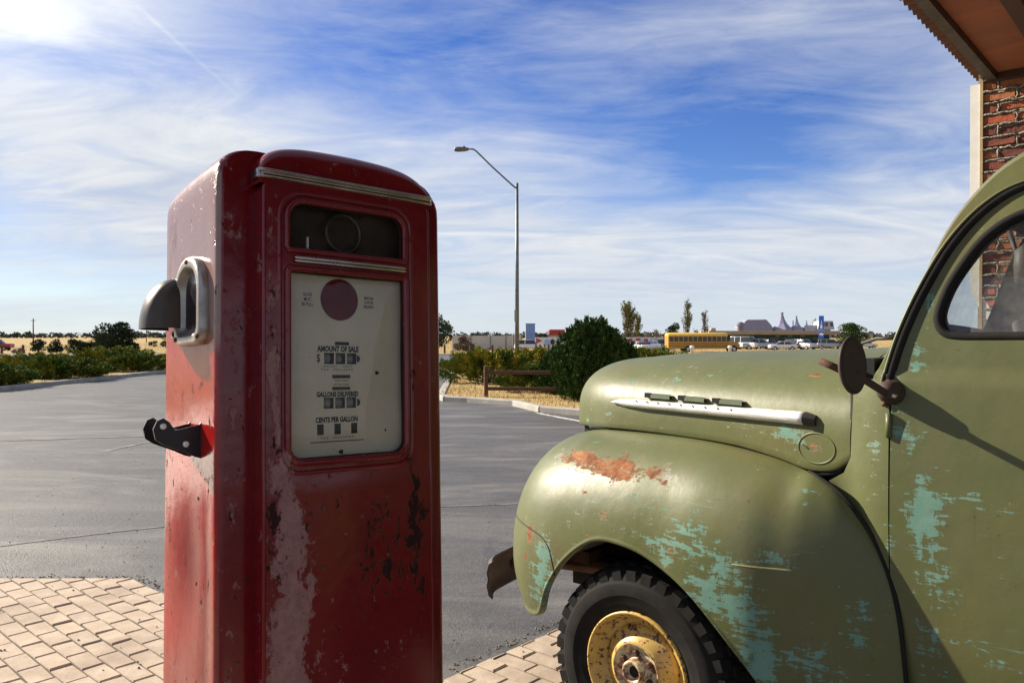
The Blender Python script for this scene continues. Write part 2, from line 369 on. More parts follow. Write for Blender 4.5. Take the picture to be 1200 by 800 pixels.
# hand-placed wear, stored per vertex: (s, h, radius s, radius h, weight)
TURQ = [(-.427, .70, .07, .13, 1.0), (-.47, .60, .06, .10, .75), (.10, .89, .14, .05, .8), (.22, .92, .09, .07, .85), (.30, .76, .10, .14, .95), (.40, .73, .10, .10, 1.0), (.455, .58, .07, .14, 1.0), (.34, .85, .10, .07, .85),
        (.13, .84, .10, .04, .8), (.575, 1.075, .035, .03, .85), (.497, .91, .08, .05, .6), (-.19, .95, .10, .06, .45), (.05, .99, .12, .03, .6), (.86, 1.49, .014, .05, 1.3), (.84, 1.27, .04, .05, .9), (.885, 1.05, .045, .13, 1.15),
        (.90, 1.10, .06, .07, .9), (.92, .86, .07, .07, .8), (.875, 1.66, .012, .07, 1.1), (1.0, 1.13, .07, .02, .55), (1.08, 1.1, .06, .03, .5), (1.06, .95, .08, .05, .5), (.90, .70, .05, .12, .8), (.45, 1.25, .06, .04, .9), (.31, 1.235, .09, .018, .8),
        (.25, 1.25, .08, .02, .6), (-.37, 1.25, .02, .05, .9), (-.05, 1.40, .05, .02, .7), (-.27, 1.38, .03, .02, .7), (.80, 1.40, .03, .05, .7), (.80, 1.30, .02, .06, .6), (.74, 1.2, .03, .10, .55), (.72, .72, .05, .12, .6), (.58, .60, .10, .10, .7),
        (.10, 1.43, .05, .015, .8), (-.53, 1.2, .02, .04, .7), (1.02, .72, .10, .08, .55), (.79, .95, .02, .2, .4), (1.5, 1.0, .2, .1, .6), (2.4, 1.0, .3, .1, .7)]
RUST = [(-.31, 1.092, .16, .034, 1.15), (-.13, 1.088, .15, .04, 1.3), (.03, 1.084, .10, .03, 1.0), (.10, 1.06, .05, .02, .75), (-.505, .79, .03, .05, 1.25), (-.52, .70, .02, .03, .8), (-.24, .99, .03, .012, .9), (-.13, .93, .03, .03, .7), (.16, .86, .02, .015, .9),
        (.56, 1.22, .03, .012, .9), (.55, 1.20, .02, .012, 1.0), (1.12, 1.33, .012, .01, 1.2), (.5, 1.44, .04, .012, .8), (-.2, .855, .06, .012, .8), (.06, .84, .05, .01, .6)]
PALE = [(-.33, 1.05, .14, .022, 1.0), (-.18, 1.045, .16, .022, 1.0), (.10, 1.086, .06, .03, 1.2), (-.46, 1.085, .06, .035, 1.0), (0, 1.42, .06, .02, .5), (-.1, 1.40, .08, .02, .7), (-.02, 1.44, .02, .012, .8)]
def wear(o):
    me = o.data; n = len(me.vertices); co_ = np.empty(n * 3); me.vertices.foreach_get('co', co_); co_ = co_.reshape(-1, 3); s, h = -co_[:, 0], co_[:, 2]; left = co_[:, 1] > NC
    for nm, B in (('turq', TURQ), ('rust', RUST), ('pale', PALE)):
        a = np.zeros(n)
        for bs, bh, rs, rh, w in B: a = np.maximum(a, w * np.exp(-((s - bs) / rs) ** 2 - ((h - bh) / rh) ** 2))
        a = np.where(left, a, 0)
        me.attributes.new(nm, 'FLOAT', 'POINT').data.foreach_set('value', a)
    return o
def m_truck(t, b):
    o = obj_co(t); at = lambda k: t.n('ShaderNodeAttribute', attribute_name=k).outputs['Fac']
    n1 = t.noise(o, 3.2, 5, .6); n2 = t.noise(o, 26, 8, .72, .6); st = t.noise(o, 7, 8, .7, .8, sc=(1, 1, 5), rot=(0, .08, 0)); stv = t.noise(o, 8, 8, .7, .6, sc=(5, 5, 1)); n3 = t.noise(o, 95, 4, .6)
    green = t.mix(t.ramp(n1, .34, .66), (.088, .099, .034), (.112, .122, .044)); green = t.mix(t.ramp(t.noise(o, 1.7, 4, .6), .52, .72), green, (.128, .112, .040))
    green = t.mix(t.m('MULTIPLY', t.ramp(n2, .58, .75), .35), green, (.060, .068, .026))
    mixn = t.m('ADD', t.m('MULTIPLY', st, .5), t.m('ADD', t.m('MULTIPLY', n2, .35), t.m('MULTIPLY', stv, .25)))
    ha = t.noise(o, 5, 9, .78, .9, sc=(2.2, 2.2, 11), rot=(0, .42, 0)); C5 = lambda v, k: t.m('MULTIPLY', t.m('SUBTRACT', v, .5), k)
    rag = t.m('ADD', C5(st, 1.5), t.m('ADD', C5(n2, .9), t.m('ADD', C5(stv, 1.0), C5(ha, 1.5))))
    tm = t.ramp(t.m('ADD', t.m('MULTIPLY', at('turq'), .60), rag), .42, .44)
    fl = t.noise(o, 3.3, 9, .74, 1.2, sc=(1, 1, 9), rot=(0, -.12, 0)); fine = t.ramp(fl, .655, .675)                  # stray thin scrapes
    fl2 = t.ramp(t.noise(o, 2.6, 9, .74, 1.0, sc=(1, 1, 14), rot=(0, .1, .1)), .66, .678)
    dst = t.m('MULTIPLY', t.ramp(t.m('ADD', t.noise(o, 6, 7, .7, .5, sc=(1.6, 1.6, .45)), t.m('MULTIPLY', t.n('ShaderNodeSeparateXYZ', {0: o}).outputs[2], -.10)), .38, .62), .42); green = t.mix(dst, green, (.115, .108, .062))
    dr = t.ramp(t.noise(o, 8, 7, .7, .3, sc=(6, 6, .35)), .60, .74); green = t.mix(t.m('MULTIPLY', dr, .35), green, (.055, .058, .024))
    tq = t.mix(t.ramp(n2, .35, .65), (.105, .225, .175), (.15, .27, .21))
    c = t.mix(t.m('MAXIMUM', tm, t.m('MULTIPLY', t.m('MAXIMUM', fine, fl2), .7)), green, tq)
    pm = t.ramp(t.m('ADD', t.m('MULTIPLY', at('pale'), .5), rag), .36, .50); c = t.mix(t.m('MULTIPLY', pm, .8), c, t.mix(n3, (.30, .28, .23), (.19, .175, .15)))
    rm = t.ramp(t.m('ADD', t.m('MULTIPLY', at('rust'), .62), rag), .44, .52)
    rs = t.mix(t.ramp(n2, .38, .62), (.30, .105, .030), (.12, .042, .018)); rs = t.mix(t.ramp(st, .55, .7), rs, (.34, .17, .075)); c = t.mix(rm, c, rs)
    spk = t.ramp(t.m('ADD', t.noise(o, 60, 4, .65), t.m('MULTIPLY', t.noise(o, 4, 3), .12)), .735, .76); c = t.mix(t.m('MULTIPLY', spk, .8), c, (.09, .045, .025))
    t.put(b.inputs['Base Color'], c)
    r = t.m('ADD', t.m('MULTIPLY', n2, .30), .30); r = t.m('ADD', r, t.m('MULTIPLY', t.m('MAXIMUM', rm, tm), .42)); t.put(b.inputs['Roughness'], r)
    hgt = t.m('ADD', t.m('ADD', t.m('MULTIPLY', t.noise(o, 2.8, 3, .5), 2.4), t.m('MULTIPLY', t.noise(o, 9, 3, .5), .9)), t.m('ADD', t.m('MULTIPLY', n2, .25), t.m('MULTIPLY', t.m('MAXIMUM', tm, rm), -.35)))
    bump(t, b, hgt, .35, .006)
TPAINT = mat('truck_paint', rough=.45, spec=.4, build=m_truck)
def m_rusty(t, b):
    o = obj_co(t); n = t.noise(o, 22, 7, .68); c = t.mix(t.ramp(n, .35, .65), (.060, .030, .022), (.13, .060, .035)); t.put(b.inputs['Base Color'], c); bump(t, b, t.noise(o, 90, 4), .4, .003)
RUSTY = mat('rusted_steel', rough=.75, spec=.3, build=m_rusty)
RUBBER = worn('rubber', (.010, .0095, .009), (.024, .022, .020), .8, scale=14, bmp=.25, bd=.002, spec=.15)
BLACK = worn('black_gap', (.006, .006, .006), (.012, .012, .011), .8, scale=20, bmp=0)
DARK = worn('dark_trim', (.02, .019, .018), (.045, .040, .036), .6, scale=12)
def m_glass(t, b):
    out = t.t.nodes['Material Output']; t.t.nodes.remove(b)
    o = obj_co(t); n = t.noise(o, 5, 6, .7); g = t.n('ShaderNodeBsdfGlossy', {'Roughness': .01, 'Color': (1, 1, 1, 1)}); tr = t.n('ShaderNodeBsdfTransparent', {'Color': (.92, .94, .93, 1)})
    df = t.n('ShaderNodeBsdfDiffuse', {'Color': (.45, .43, .39, 1)})
    fr = thin_fresnel(t)
    a = t.n('ShaderNodeMixShader', {0: fr, 1: tr.outputs[0], 2: g.outputs[0]})
    dust = t.m('ADD', t.m('MULTIPLY', t.ramp(n, .40, .75), .26), .06)
    t.put(out.inputs[0], t.n('ShaderNodeMixShader', {0: dust, 1: a.outputs[0], 2: df.outputs[0]}).outputs[0])
GLASS = mat('window_glass', build=m_glass)
def m_white(t, b):
    o = obj_co(t); n = t.noise(o, 12, 7, .7, sc=(1, 1, 6)); t.put(b.inputs['Base Color'], t.mix(t.ramp(n, .45, .62), (.80, .79, .76), (.55, .55, .53))); 
BRIGHT = mat('bright_trim', rough=.32, metal=.25, build=m_white)
CHROME = worn('old_chrome', (.62, .60, .57), (.38, .35, .31), .28, 1., scale=18, bmp=.15, bd=.001)

# ----- fender: sections fanned about a spine. rows: T(s,n,h), angle, extent, h of widest, h of lower edge
FK = [(.842, -.104, .50, 0, .010, .47, .40), (.812, -.104, .78, 0, .022, .46, .40), (.755, -.108, .95, 0, .048, .56, .405), (.665, -.112, 1.075, 0, .083, .68, .42), (.575, -.135, 1.128, 0, .136, .78, .43), (.50, -.182, 1.142, 0, .208, .80, .44),
      (.40, -.208, 1.163, 0, .262, .80, .575), (.24, -.239, 1.182, 0, .297, .80, .738), (.10, -.265, 1.189, 0, .310, .78, .815), (-.03, -.291, 1.190, 0, .333, .76, .850), (-.17, -.318, 1.188, 0, .352, .74, .842), (-.30, -.342, 1.184, 0, .366, .72, .752), (-.37, -.36, 1.180, 4, .376, .70, .63),
      (-.395, -.39, 1.178, 12, .397, .69, .50), (-.405, -.42, 1.176, 24, .420, .68, .462), (-.41, -.44, 1.175, 38, .424, .68, .458), (-.41, -.45, 1.174, 54, .408, .68, .47), (-.41, -.47, 1.172, 72, .395, .68, .49), (-.41, -.50, 1.17, 90, .385, .68, .51), (-.41, -.58, 1.165, 90, .375, .68, .52), (-.42, -.64, 1.16, 92, .30, .68, .53)]
def fender_row(k, M=46, e=2.25):
    s, n, h, phi, a, ho, hl = k; ph = rad(phi); P = []
    for q in np.linspace(0, 1, 70):
        th = q * math.pi / 2; P.append((a * math.sin(th) ** (2 / e), ho + (h - ho) * max(0, math.cos(th)) ** (2 / e)))
    for q in np.linspace(0.02, 1, 50):
        hh = ho + (.38 - ho) * q; P.append((a * (1 - .22 * q * q), hh))
    out = []
    for i, p in enumerate(P):
        if p[1] < hl:
            a0 = P[i - 1]; f = (a0[1] - hl) / max(1e-6, a0[1] - p[1]); out.append((a0[0] + (p[0] - a0[0]) * f, hl)); break
        out.append(p)
    L = [0]
    for p, q in zip(out, out[1:]): L.append(L[-1] + math.hypot(q[0] - p[0], q[1] - p[1]))
    xs = np.interp(np.linspace(0, L[-1], M), L, [p[0] for p in out]); hs = np.interp(np.linspace(0, L[-1], M), L, [p[1] for p in out])
    row = [(s - math.sin(ph) * x, n + math.cos(ph) * x, hh) for x, hh in zip(xs, hs)]
    # rolled lip along the lower edge
    x, hh = xs[-1], hs[-1]
    for dx, dh in ((.004, -.006), (-.004, -.012), (-.03, -.010)):
        row.append((s - math.sin(ph) * (x + dx), n + math.cos(ph) * (x + dx), hh + dh))
    return row
FROWS = [fender_row(spline(FK, t)) for t in np.linspace(0, len(FK) - 1, 150)]
def mir(p): return (p[0], 2 * NC - p[1], p[2])
for side in (0, 1):
    G = [[T(*(mir(p) if side else p)) for p in r] for r in FROWS]
    fo = wear(MB().grid(G).build('fender', TPAINT, truck, True)); solid(fo, .003)
    if side == 0: fender = fo
# dark wheel housing behind the arch
for side in (0, 1):
    mb = MB(); pts = [(.50 * math.cos(a) - .0, .36 + .50 * math.sin(a)) for a in np.linspace(rad(5), rad(185), 24)]
    f = (lambda p: mir(p)) if side else (lambda p: p)
    pts = [(min(s, .56), h) for s, h in pts]
    mb.grid([[T(*f((s, -.04 - .02, h))), T(*f((s, -.30, h))), T(*f((s, -.52, h + (0 if h < .5 else .02))))] for s, h in [(s * 1.0, h) for s, h in pts if s > -.36]])
    k = [(s, h) for s, h in pts if s > -.36]; mb.add([T(*f((s, -.53, h))) for s, h in k] + [T(*f((.0, -.53, .36)))], [(i, i + 1, len(k)) for i in range(len(k) - 1)])
    mb.build('wheel_housing', BLACK, truck, True)
def hit(o, s, h, dn=.6):
    """point on an object's outer side seen along -n"""
    bv = BVHTree.FromPolygons([v.co for v in o.data.vertices], [p.vertices for p in o.data.polygons])
    r = bv.ray_cast(Vector(T(s, dn, h)), Vector((0, -1, 0))); return r[0], r[1]
# ----- hood
HK = [(.662, .672, 1.527, 0, 1.19), (.645, .669, 1.526, 0, 1.178), (.60, .660, 1.524, 0, 1.152), (.52, .645, 1.521, 0, 1.146), (.41, .624, 1.517, 0, 1.170), (.24, .591, 1.511, 0, 1.193), (.0, .546, 1.503, 0, 1.20), (-.20, .508, 1.493, 0, 1.20), (-.32, .478, 1.482, 4, 1.196),
      (-.345, .452, 1.476, 16, 1.19), (-.35, .432, 1.474, 32, 1.182), (-.35, .422, 1.473, 48, 1.172), (-.35, .412, 1.472, 64, 1.16), (-.35, .402, 1.472, 78, 1.15), (-.35, .400, 1.472, 90, 1.145)]
def hood_row(k, M=40, e=2.7):
    s, a, hc, phi, hg = k; ph = rad(phi); ho = 1.22; P = []
    for q in np.linspace(0, 1, 60):
        th = q * math.pi / 2; P.append((a * math.sin(th) ** (2 / e), ho + (hc - ho) * max(0, math.cos(th)) ** (2 / e)))
    P.append((a, hg)) if hg < ho else None
    L = [0]
    for p, q in zip(P, P[1:]): L.append(L[-1] + math.hypot(q[0] - p[0], q[1] - p[1]))
    g = np.linspace(0, L[-1], M); xs = np.interp(g, L, [p[0] for p in P]); hs = np.interp(g, L, [p[1] for p in P])
    row = [(s - math.sin(ph) * x, NC + math.cos(ph) * x, h) for x, h in zip(xs, hs)]; x = xs[-1]
    row += [(s - math.sin(ph) * (x - .004), NC + math.cos(ph) * (x - .004), hs[-1] - .006), (s - math.sin(ph) * (x - .03), NC + math.cos(ph) * (x - .03), hs[-1] - .007)]
    return row
HR = [hood_row(spline(HK, t)) for t in np.linspace(0, len(HK) - 1, 110)]
HR = HR + [[mir(p) for p in r] for r in HR[::-1]][1:]
hood = wear(MB().grid([[T(*p) for p in r] for r in HR]).build('hood', TPAINT, truck, True)); solid(hood, .003)
# dark channel between hood and fender, and behind the hood
GL = [(-.50, -.40, 1.183), (-.243, -.338, 1.194), (.015, -.290, 1.195), (.24, -.246, 1.188), (.408, -.213, 1.166), (.516, -.194, 1.142), (.588, -.18, 1.140), (.636, -.172, 1.165), (.66, -.166, 1.235), (.668, -.166, 1.343), (.668, -.166, 1.42), (.667, -.19, 1.47)]
MB().tube([T(p[0], p[1] - .010, p[2] - .002) for p in curve(GL, 70)], .012, 8).build('hood_seam', BLACK, truck, True)
mb = MB()
G = [[T(p[0], p[1] - .01, p[2] + .002), T(p[0], p[1] - .16, p[2] - .02)] for p in curve(GL[:9], 40)]; mb.grid(G).build('inner_apron', BLACK, truck)
# hood side trim spear with dark end and three louvres above it
def hside(s): return NC + float(np.interp(s, [-.35, -.2, 0, .24, .41, .52, .6, .66], [.466, .508, .546, .591, .624, .645, .66, .672]))
tr = MB(); rows = []
for i, s in enumerate(np.linspace(-.352, .512, 40)):
    w = .019 * min(1, ((s + .352) / .07) ** .6 + .02) * (.85 + .25 * i / 39); n0 = hside(s) - .012; hc = 1.300 + .004 * (s + .35)
    rows.append([T(s, n0 + a, hc + h * w) for a, h in ((0, 1), (.022, .85), (.034, .35), (.036, 0), (.032, -.5), (.02, -.95), (0, -1))])
tr.grid(rows); k = len(tr.v); tr.f.append(tuple(range(k - 7, k)))
spear = tr.build('hood_trim', BRIGHT, truck, True)
e_ = MB(); sp_n = hside(.52) - .012
e_.prism([(0, 1), (.026, .9), (.040, .35), (.041, -.3), (.026, -.95), (0, -1)], .512, .548, lambda u, v, d: T(d, sp_n + u * (1 if d < .53 else .7), 1.3035 + v * .0215 * (1 if d < .53 else .8) - (0 if d < .53 else .004))).build('trim_end', DARK, spear)
for q in range(9):
    s = -.20 + q * .055
    MB().box(T(s, hside(s) + .0215, 1.312), (.0016, .008, .006), 0).build('trim_slot', BLACK, spear)
for s0, s1 in ((-.165, -.045), (.0, .115), (.155, .275)):
    mb = MB()
    mb.grid([[T(s, hside(s) - .016, 1.345), T(s, hside(s) + .0035, 1.343), T(s, hside(s) + .0045, 1.328), T(s, hside(s) - .016, 1.326)] for s in np.linspace(s0, s1, 8)])
    lv = mb.build('louvre', worn('louvre_paint', (.070, .088, .045), (.095, .125, .08), .7, scale=30), truck)
    MB().box(T(s0 + .012, hside(s0) + .004, 1.338), (.028, .010, .018)).build('louvre_mouth', BLACK, lv)
# oval badge plate on the hood side
OS, OH = .552, 1.213
ring = MB(); pts = [(OS + .062 * math.cos(a), OH + .048 * math.sin(a)) for a in np.linspace(0, 2 * math.pi, 41)[:-1]]
def on_hood(s, h, d=0.):
    p, n = hit(hood, s, h); 
    return (p + n * (d if n.y > 0 else -d)) if p else Vector(T(s, hside(s) + d, h))
ring.tube([on_hood(*p, .001) for p in pts], .0032, 6, closed=True)
badge = wear(ring.build('badge_rim', TPAINT, truck, True))
mb = MB(); mb.add([on_hood(OS, OH, .0025)] + [on_hood(OS + .060 * math.cos(a), OH + .046 * math.sin(a), .0018) for a in np.linspace(0, 2 * math.pi, 33)[:-1]], [(0, i + 1, (i + 1) % 32 + 1) for i in range(32)])
wear(mb.build('badge_plate', TPAINT, badge, True))
MB().tube([on_hood(OS - .046, OH + .008, .003), on_hood(OS - .030, OH - .002, .004)], .0025, 6).build('badge_mark', DARK, badge)

# ----- cab
def cabn(s, h):
    n = -.098 - .035 * ((h - 1.02) / .5) ** 2 if h < 1.45 else -.124 - .30 * (h - 1.45) ** 1.35
    if h > 1.455: n -= .009
    if s < .79: n -= .055 * min(1, (.79 - s) / .14) ** 1.6
    if s > 1.45: n -= .05 * ((s - 1.45) / .45) ** 2
    return n
SIL = [(.735, 1.44), (.765, 1.50), (.800, 1.585), (.850, 1.712), (.905, 1.855), (.965, 1.957), (1.05, 2.048), (1.16, 2.098), (1.35, 2.118), (1.58, 2.10), (1.74, 2.05), (1.82, 1.95), (1.86, 1.75), (1.88, 1.45)]
DRIP = [(.776, 1.43), (.784, 1.47), (.811, 1.572), (.857, 1.698), (.924, 1.835), (1.008, 1.937), (1.109, 1.992), (1.30, 2.02), (1.50, 2.01), (1.62, 1.97)]
DOOR = [(.797, .56), (.790, 1.0), (.786, 1.42)] + [(s + .008, h - .004) for s, h in curve(DRIP[1:], 40)] + [(1.68, 1.90), (1.71, 1.70), (1.72, 1.40), (1.72, 1.0), (1.70, .70), (1.66, .56)]
WIN = [(1.109, 1.563)] + [(1.02, 1.563), (.955, 1.564), (.920, 1.572), (.901, 1.596), (.897, 1.63), (.912, 1.69), (.935, 1.742), (.962, 1.79), (.990, 1.832), (1.022, 1.866), (1.062, 1.894), (1.115, 1.914), (1.25, 1.932), (1.42, 1.935), (1.52, 1.92), (1.57, 1.88), (1.60, 1.78), (1.605, 1.66), (1.595, 1.60), (1.56, 1.566), (1.45, 1.563)]
WIN = [tuple(p) for p in curve([WIN[-1]] + WIN + WIN[:2], 25 * (len(WIN) + 2))[25:-25]]; WIN = WIN[:-1] if math.dist(WIN[0], WIN[-1]) < 1e-3 else WIN; WIN = WIN[::5]
def scalep(P, d):
    c = np.mean(P, axis=0); return [(p[0] + d * (c[0] - p[0]) / math.hypot(c[0] - p[0], c[1] - p[1]), p[1] + d * (c[1] - p[1]) / math.hypot(c[0] - p[0], c[1] - p[1])) for p in P]
COWL = [(.672, 1.44), (.668, 1.20), (.645, 1.15), (.60, 1.12), (.60, .56)]
BODY = COWL + [(.66, .50), (1.88, .50), (1.885, .95)] + curve(SIL, 60)[::-1]
silc = curve(SIL, 60)
def cab_side(f):
    o = wear(sheet(BODY, [dens(DOOR, .03)], .035, lambda s, h: T(*f((s, cabn(s, h), h)))).build('cab_side', TPAINT, truck, True)); solid(o, .003); return o
for side in (0, 1):
    f = (lambda p: mir(p)) if side else (lambda p: p)
    cab_side(f)
    dp = scalep(DOOR, .0075)
    door = wear(sheet(dp, [WIN], .024, lambda s, h: T(*f((s, cabn(s, h) - .0035, h)))).build('door', TPAINT, truck, True)); solid(door, .012, 0)
    if side == 0: left_door = door
    # dark jamb behind the gap
    MB().grid([[T(*f((s, cabn(s, h) - .012, h))), T(*f((s2, cabn(s2, h2) - .014, h2)))] for (s, h), (s2, h2) in zip(scalep(dens(DOOR, .03), -.02), scalep(dens(DOOR, .03), .03))], True).build('door_jamb', BLACK, truck)
    # rubber window seal and pane
    W2 = dens(WIN, .02)
    MB().tube([T(*f((s, cabn(s, h) - .006, h))) for s, h in scalep(W2, .004)], .014, 8, closed=True).build('window_seal', RUBBER, door, True)
    MB().grid([[T(*f((s, cabn(s, h) - .010, h))), T(*f((s2, cabn(s2, h2) - .030, h2)))] for (s, h), (s2, h2) in zip(scalep(W2, .006), scalep(W2, .024))], True).build('window_channel', RUBBER, door, True)
    sheet(scalep(W2, .016), [], .05, lambda s, h: T(*f((s, cabn(s, h) - .024, h)))).build('window_pane', GLASS, door, True)
    # drip rail
    DR = curve(DRIP, 60)
    rail = MB(); rail.grid([[T(*f((s + a, cabn(s, h) + b_, h + c_))) for a, b_, c_ in ((-.016, 0, .010), (-.013, .014, .008), (-.008, .017, .005), (-.006, .006, .003))] for s, h in DR]); wear(rail.build('drip_rail', TPAINT, truck, True))
    MB().tube([T(*f((s + .003, cabn(s, h) + .002, h - .002))) for s, h in DR[2:]], .0145, 8).build('door_weatherstrip', RUBBER, truck, True)
    # hinges and door handle
    for h in (1.31, .70):
        MB().tube([T(*f((.788, cabn(.8, h) + .006, h - .035))), T(*f((.788, cabn(.8, h) + .006, h + .035)))], .009, 10).build('hinge', DARK if h < 1 else TPAINT, door, True)
    MB().tube([T(*f((1.58, cabn(1.6, 1.3) + q, 1.36))) for q in (0, .045)] + [T(*f((1.66, cabn(1.6, 1.3) + .05, 1.36)))], .01, 10).build('handle', CHROME, door, True)
# crown: windshield band, roof, back
def crown(t, j):
    s, h = silc[j]; a = silc[max(0, j - 1)]; c = silc[min(len(silc) - 1, j + 1)]; d = Vector((c[0] - a[0], c[1] - a[1])).normalized(); nn = Vector((-d.y, d.x))
    ne = cabn(s, h); n = ne + (2 * NC - 2 * ne) * t; k = abs(2 * t - 1); B = .085 * (1 - k ** 2.6)
    return T(s + nn.x * B, n, h + nn.y * B)
ts = [0, .006, .015, .03, .05, .075, .10] + list(np.linspace(.14, .86, 22)) + [.90, .925, .95, .97, .985, .994, 1]
J0, J1 = 9, 22
def crown_part(name, js, tt, m, parent=truck):
    o = MB().grid([[crown(t, j) for t in tt] for j in js]).build(name, m, parent, True); return o
wear(crown_part('roof', range(J1, 50), ts, TPAINT)); wear(crown_part('cowl_top', range(0, J0 + 1), ts, TPAINT))
for q in (0, 1):
    tt = ts[:6] if q == 0 else ts[-6:]; wear(crown_part('windshield_pillar', range(J0, J1 + 1), tt, TPAINT))
crown_part('windshield', range(J0, J1 + 1), ts[5:-5], GLASS)
wear(crown_part('cab_back', range(49, 60), ts, TPAINT))
# cowl deck between hood and windscreen, firewall, floor
mb = MB(); mb.grid([[T(.655, NC + x, 1.522 - .33 * abs(x / .67) ** 4.5) for x in np.linspace(-.67, .67, 30)], [T(.74, NC + x * 1.03, 1.535 - .12 * abs(x / .67) ** 4) for x in np.linspace(-.67, .67, 30)], [T(.79, NC + x * 1.03, 1.57 - .10 * abs(x / .67) ** 4) for x in np.linspace(-.67, .67, 30)]])
wear(mb.build('cowl_deck', TPAINT, truck, True))
MB().box(T(1.27, NC, .56), (1.22, 1.38, .05)).build('cab_floor', BLACK, truck)
MB().box(T(.70, NC, .95), (.03, 1.24, 1.1)).build('firewall', BLACK, truck)
dsh = MB(); dsh.grid([[T(s, NC + x, h - .03 * abs(x / .6) ** 3) for x in np.linspace(-.62, .62, 12)] for s, h in ((.76, 1.52), (.88, 1.53), (.935, 1.50), (.95, 1.43), (.93, 1.28))]); dsh.build('dashboard', DARK, truck, True)
SEAT = worn('seat_vinyl', (.05, .045, .04), (.09, .08, .07), .6)
bevel(MB().box(T(1.40, NC, .92), (.55, 1.25, .16)).build('seat', SEAT, truck), .04, 3)
bevel(MB().box(T(1.68, NC, 1.28), (.14, 1.25, .66), M=Matrix.Rotation(rad(-10), 3, 'Y')).build('seat_back', SEAT, truck), .04, 3)
sw = MB(); ax = Vector(T(.80, 0, .55)).normalized(); cc = Vector(T(1.16, -.47, 1.44)); e1 = ax.orthogonal().normalized(); e2 = ax.cross(e1)
sw.tube([cc + (e1 * math.cos(a) + e2 * math.sin(a)) * .20 for a in np.linspace(0, 2 * math.pi, 33)[:-1]], .012, 8, closed=True)
for a in (0, 2.1, 4.2): sw.tube([cc, cc + (e1 * math.cos(a) + e2 * math.sin(a)) * .20], .008, 6)
sw.tube([cc, cc - ax * .45], .02, 8).build('steering_wheel', DARK, truck, True)
mm = MB(); mm.lathe([(.0, 0), (.06, .003), (.066, .012), (.055, .03), (0, .035)], T(1.02, NC + .07, 1.80), (1, .2, 0), 24); mm.tube([T(1.0, NC + .07, 1.82), T(.96, NC, 1.93)], .008, 6); mm.build('rear_view_mirror', DARK, truck, True)
# ----- round side mirror on its arm
BRK = (.792, 1.405)
bn = cabn(*BRK); P0 = Vector(T(BRK[0], bn + .055, BRK[1])); P1 = Vector(T(.772, bn + .245, 1.466))
arm = MB(); arm.tube([P0 + (P0 - P1) * .08, P0, P1 + (P1 - P0) * .04], .0105, 10)
MDARK = worn('dark_rust', (.030, .018, .015), (.060, .034, .025), .7, scale=20)
mirror = arm.build('side_mirror', MDARK, truck, True)
md = MB(); md.lathe([(0, -.012), (.045, -.010), (.070, -.004), (.0775, .002), (.0775, .007), (.072, .009), (0, .009)], T(.766, bn + .262, 1.490), Vector(T(.97, .10, .06)), 36); md.build('mirror_head', MDARK, mirror, True)
MB().lathe([(0, .0), (.0705, .0), (.0705, .001)], Vector(T(.766, bn + .262, 1.490)) + Vector(T(.97, .10, .06)).normalized() * .0095, Vector(T(.97, .10, .06)), 36).build('mirror_glass', worn('rusted_mirror', (.034, .021, .018), (.060, .036, .028), .7, scale=18), mirror)
MB().tube([P1 + Vector(T(-.03, .02, .01)), P1 + Vector(T(-.085, .03, .035))], .010, 8).build('arm_stub', RUSTY, mirror, True)
br = MB(); br.lathe([(.0, 0), (.038, 0), (.038, .008), (.034, .014), (.030, .045), (.022, .066), (0, .070)], T(BRK[0], bn - .002, BRK[1]), (0, 1, .12), 20); br.build('mirror_bracket', MDARK, mirror, True)
for dz, dx in ((.03, .012), (-.034, .0)): MB().tube([T(BRK[0] - .018 + dx, bn, BRK[1] + dz), T(BRK[0] - .018 + dx, bn + .016, BRK[1] + dz)], .008, 8).build('bracket_bolt', RUSTY, mirror, True)
MB().tube([T(BRK[0] + .012, bn + .05, BRK[1] - .004), T(BRK[0] + .030, bn + .066, BRK[1] - .006)], .007, 8).build('bracket_bolt', CHROME, mirror, True)
# wiper at the rear of the hood
MB().tube([T(.62, -.36, 1.515), T(.64, -.33, 1.545), T(.70, -.28, 1.560), T(.76, -.26, 1.562)], .006, 6).build('wiper', DARK, truck, True)
# ----- wheels
def m_rim(t, b):
    o = obj_co(t); n = t.noise(o, 30, 6, .7); s1 = t.ramp(t.noise(o, 55, 3, .6), .57, .61); s2 = t.ramp(t.noise(o, 26, 4, .7), .60, .65)
    c = t.mix(t.ramp(n, .35, .65), (.60, .40, .10), (.50, .31, .07)); c = t.mix(t.m('MAXIMUM', s1, s2), c, (.10, .04, .02)); t.put(b.inputs['Base Color'], c); t.put(b.inputs['Roughness'], t.m('ADD', .28, t.m('MULTIPLY', n, .3)))
RIM = mat('yellow_wheel_paint', rough=.35, spec=.6, build=m_rim)
def m_hub(t, b):
    o = obj_co(t); n = t.noise(o, 28, 6, .75); c = t.mix(t.ramp(n, .42, .56), (.68, .58, .34), (.17, .065, .03)); t.put(b.inputs['Base Color'], c); t.put(b.inputs['Roughness'], t.m('ADD', .25, t.m('MULTIPLY', n, .4)))
HUB = mat('worn_hub_paint', rough=.4, build=m_hub)
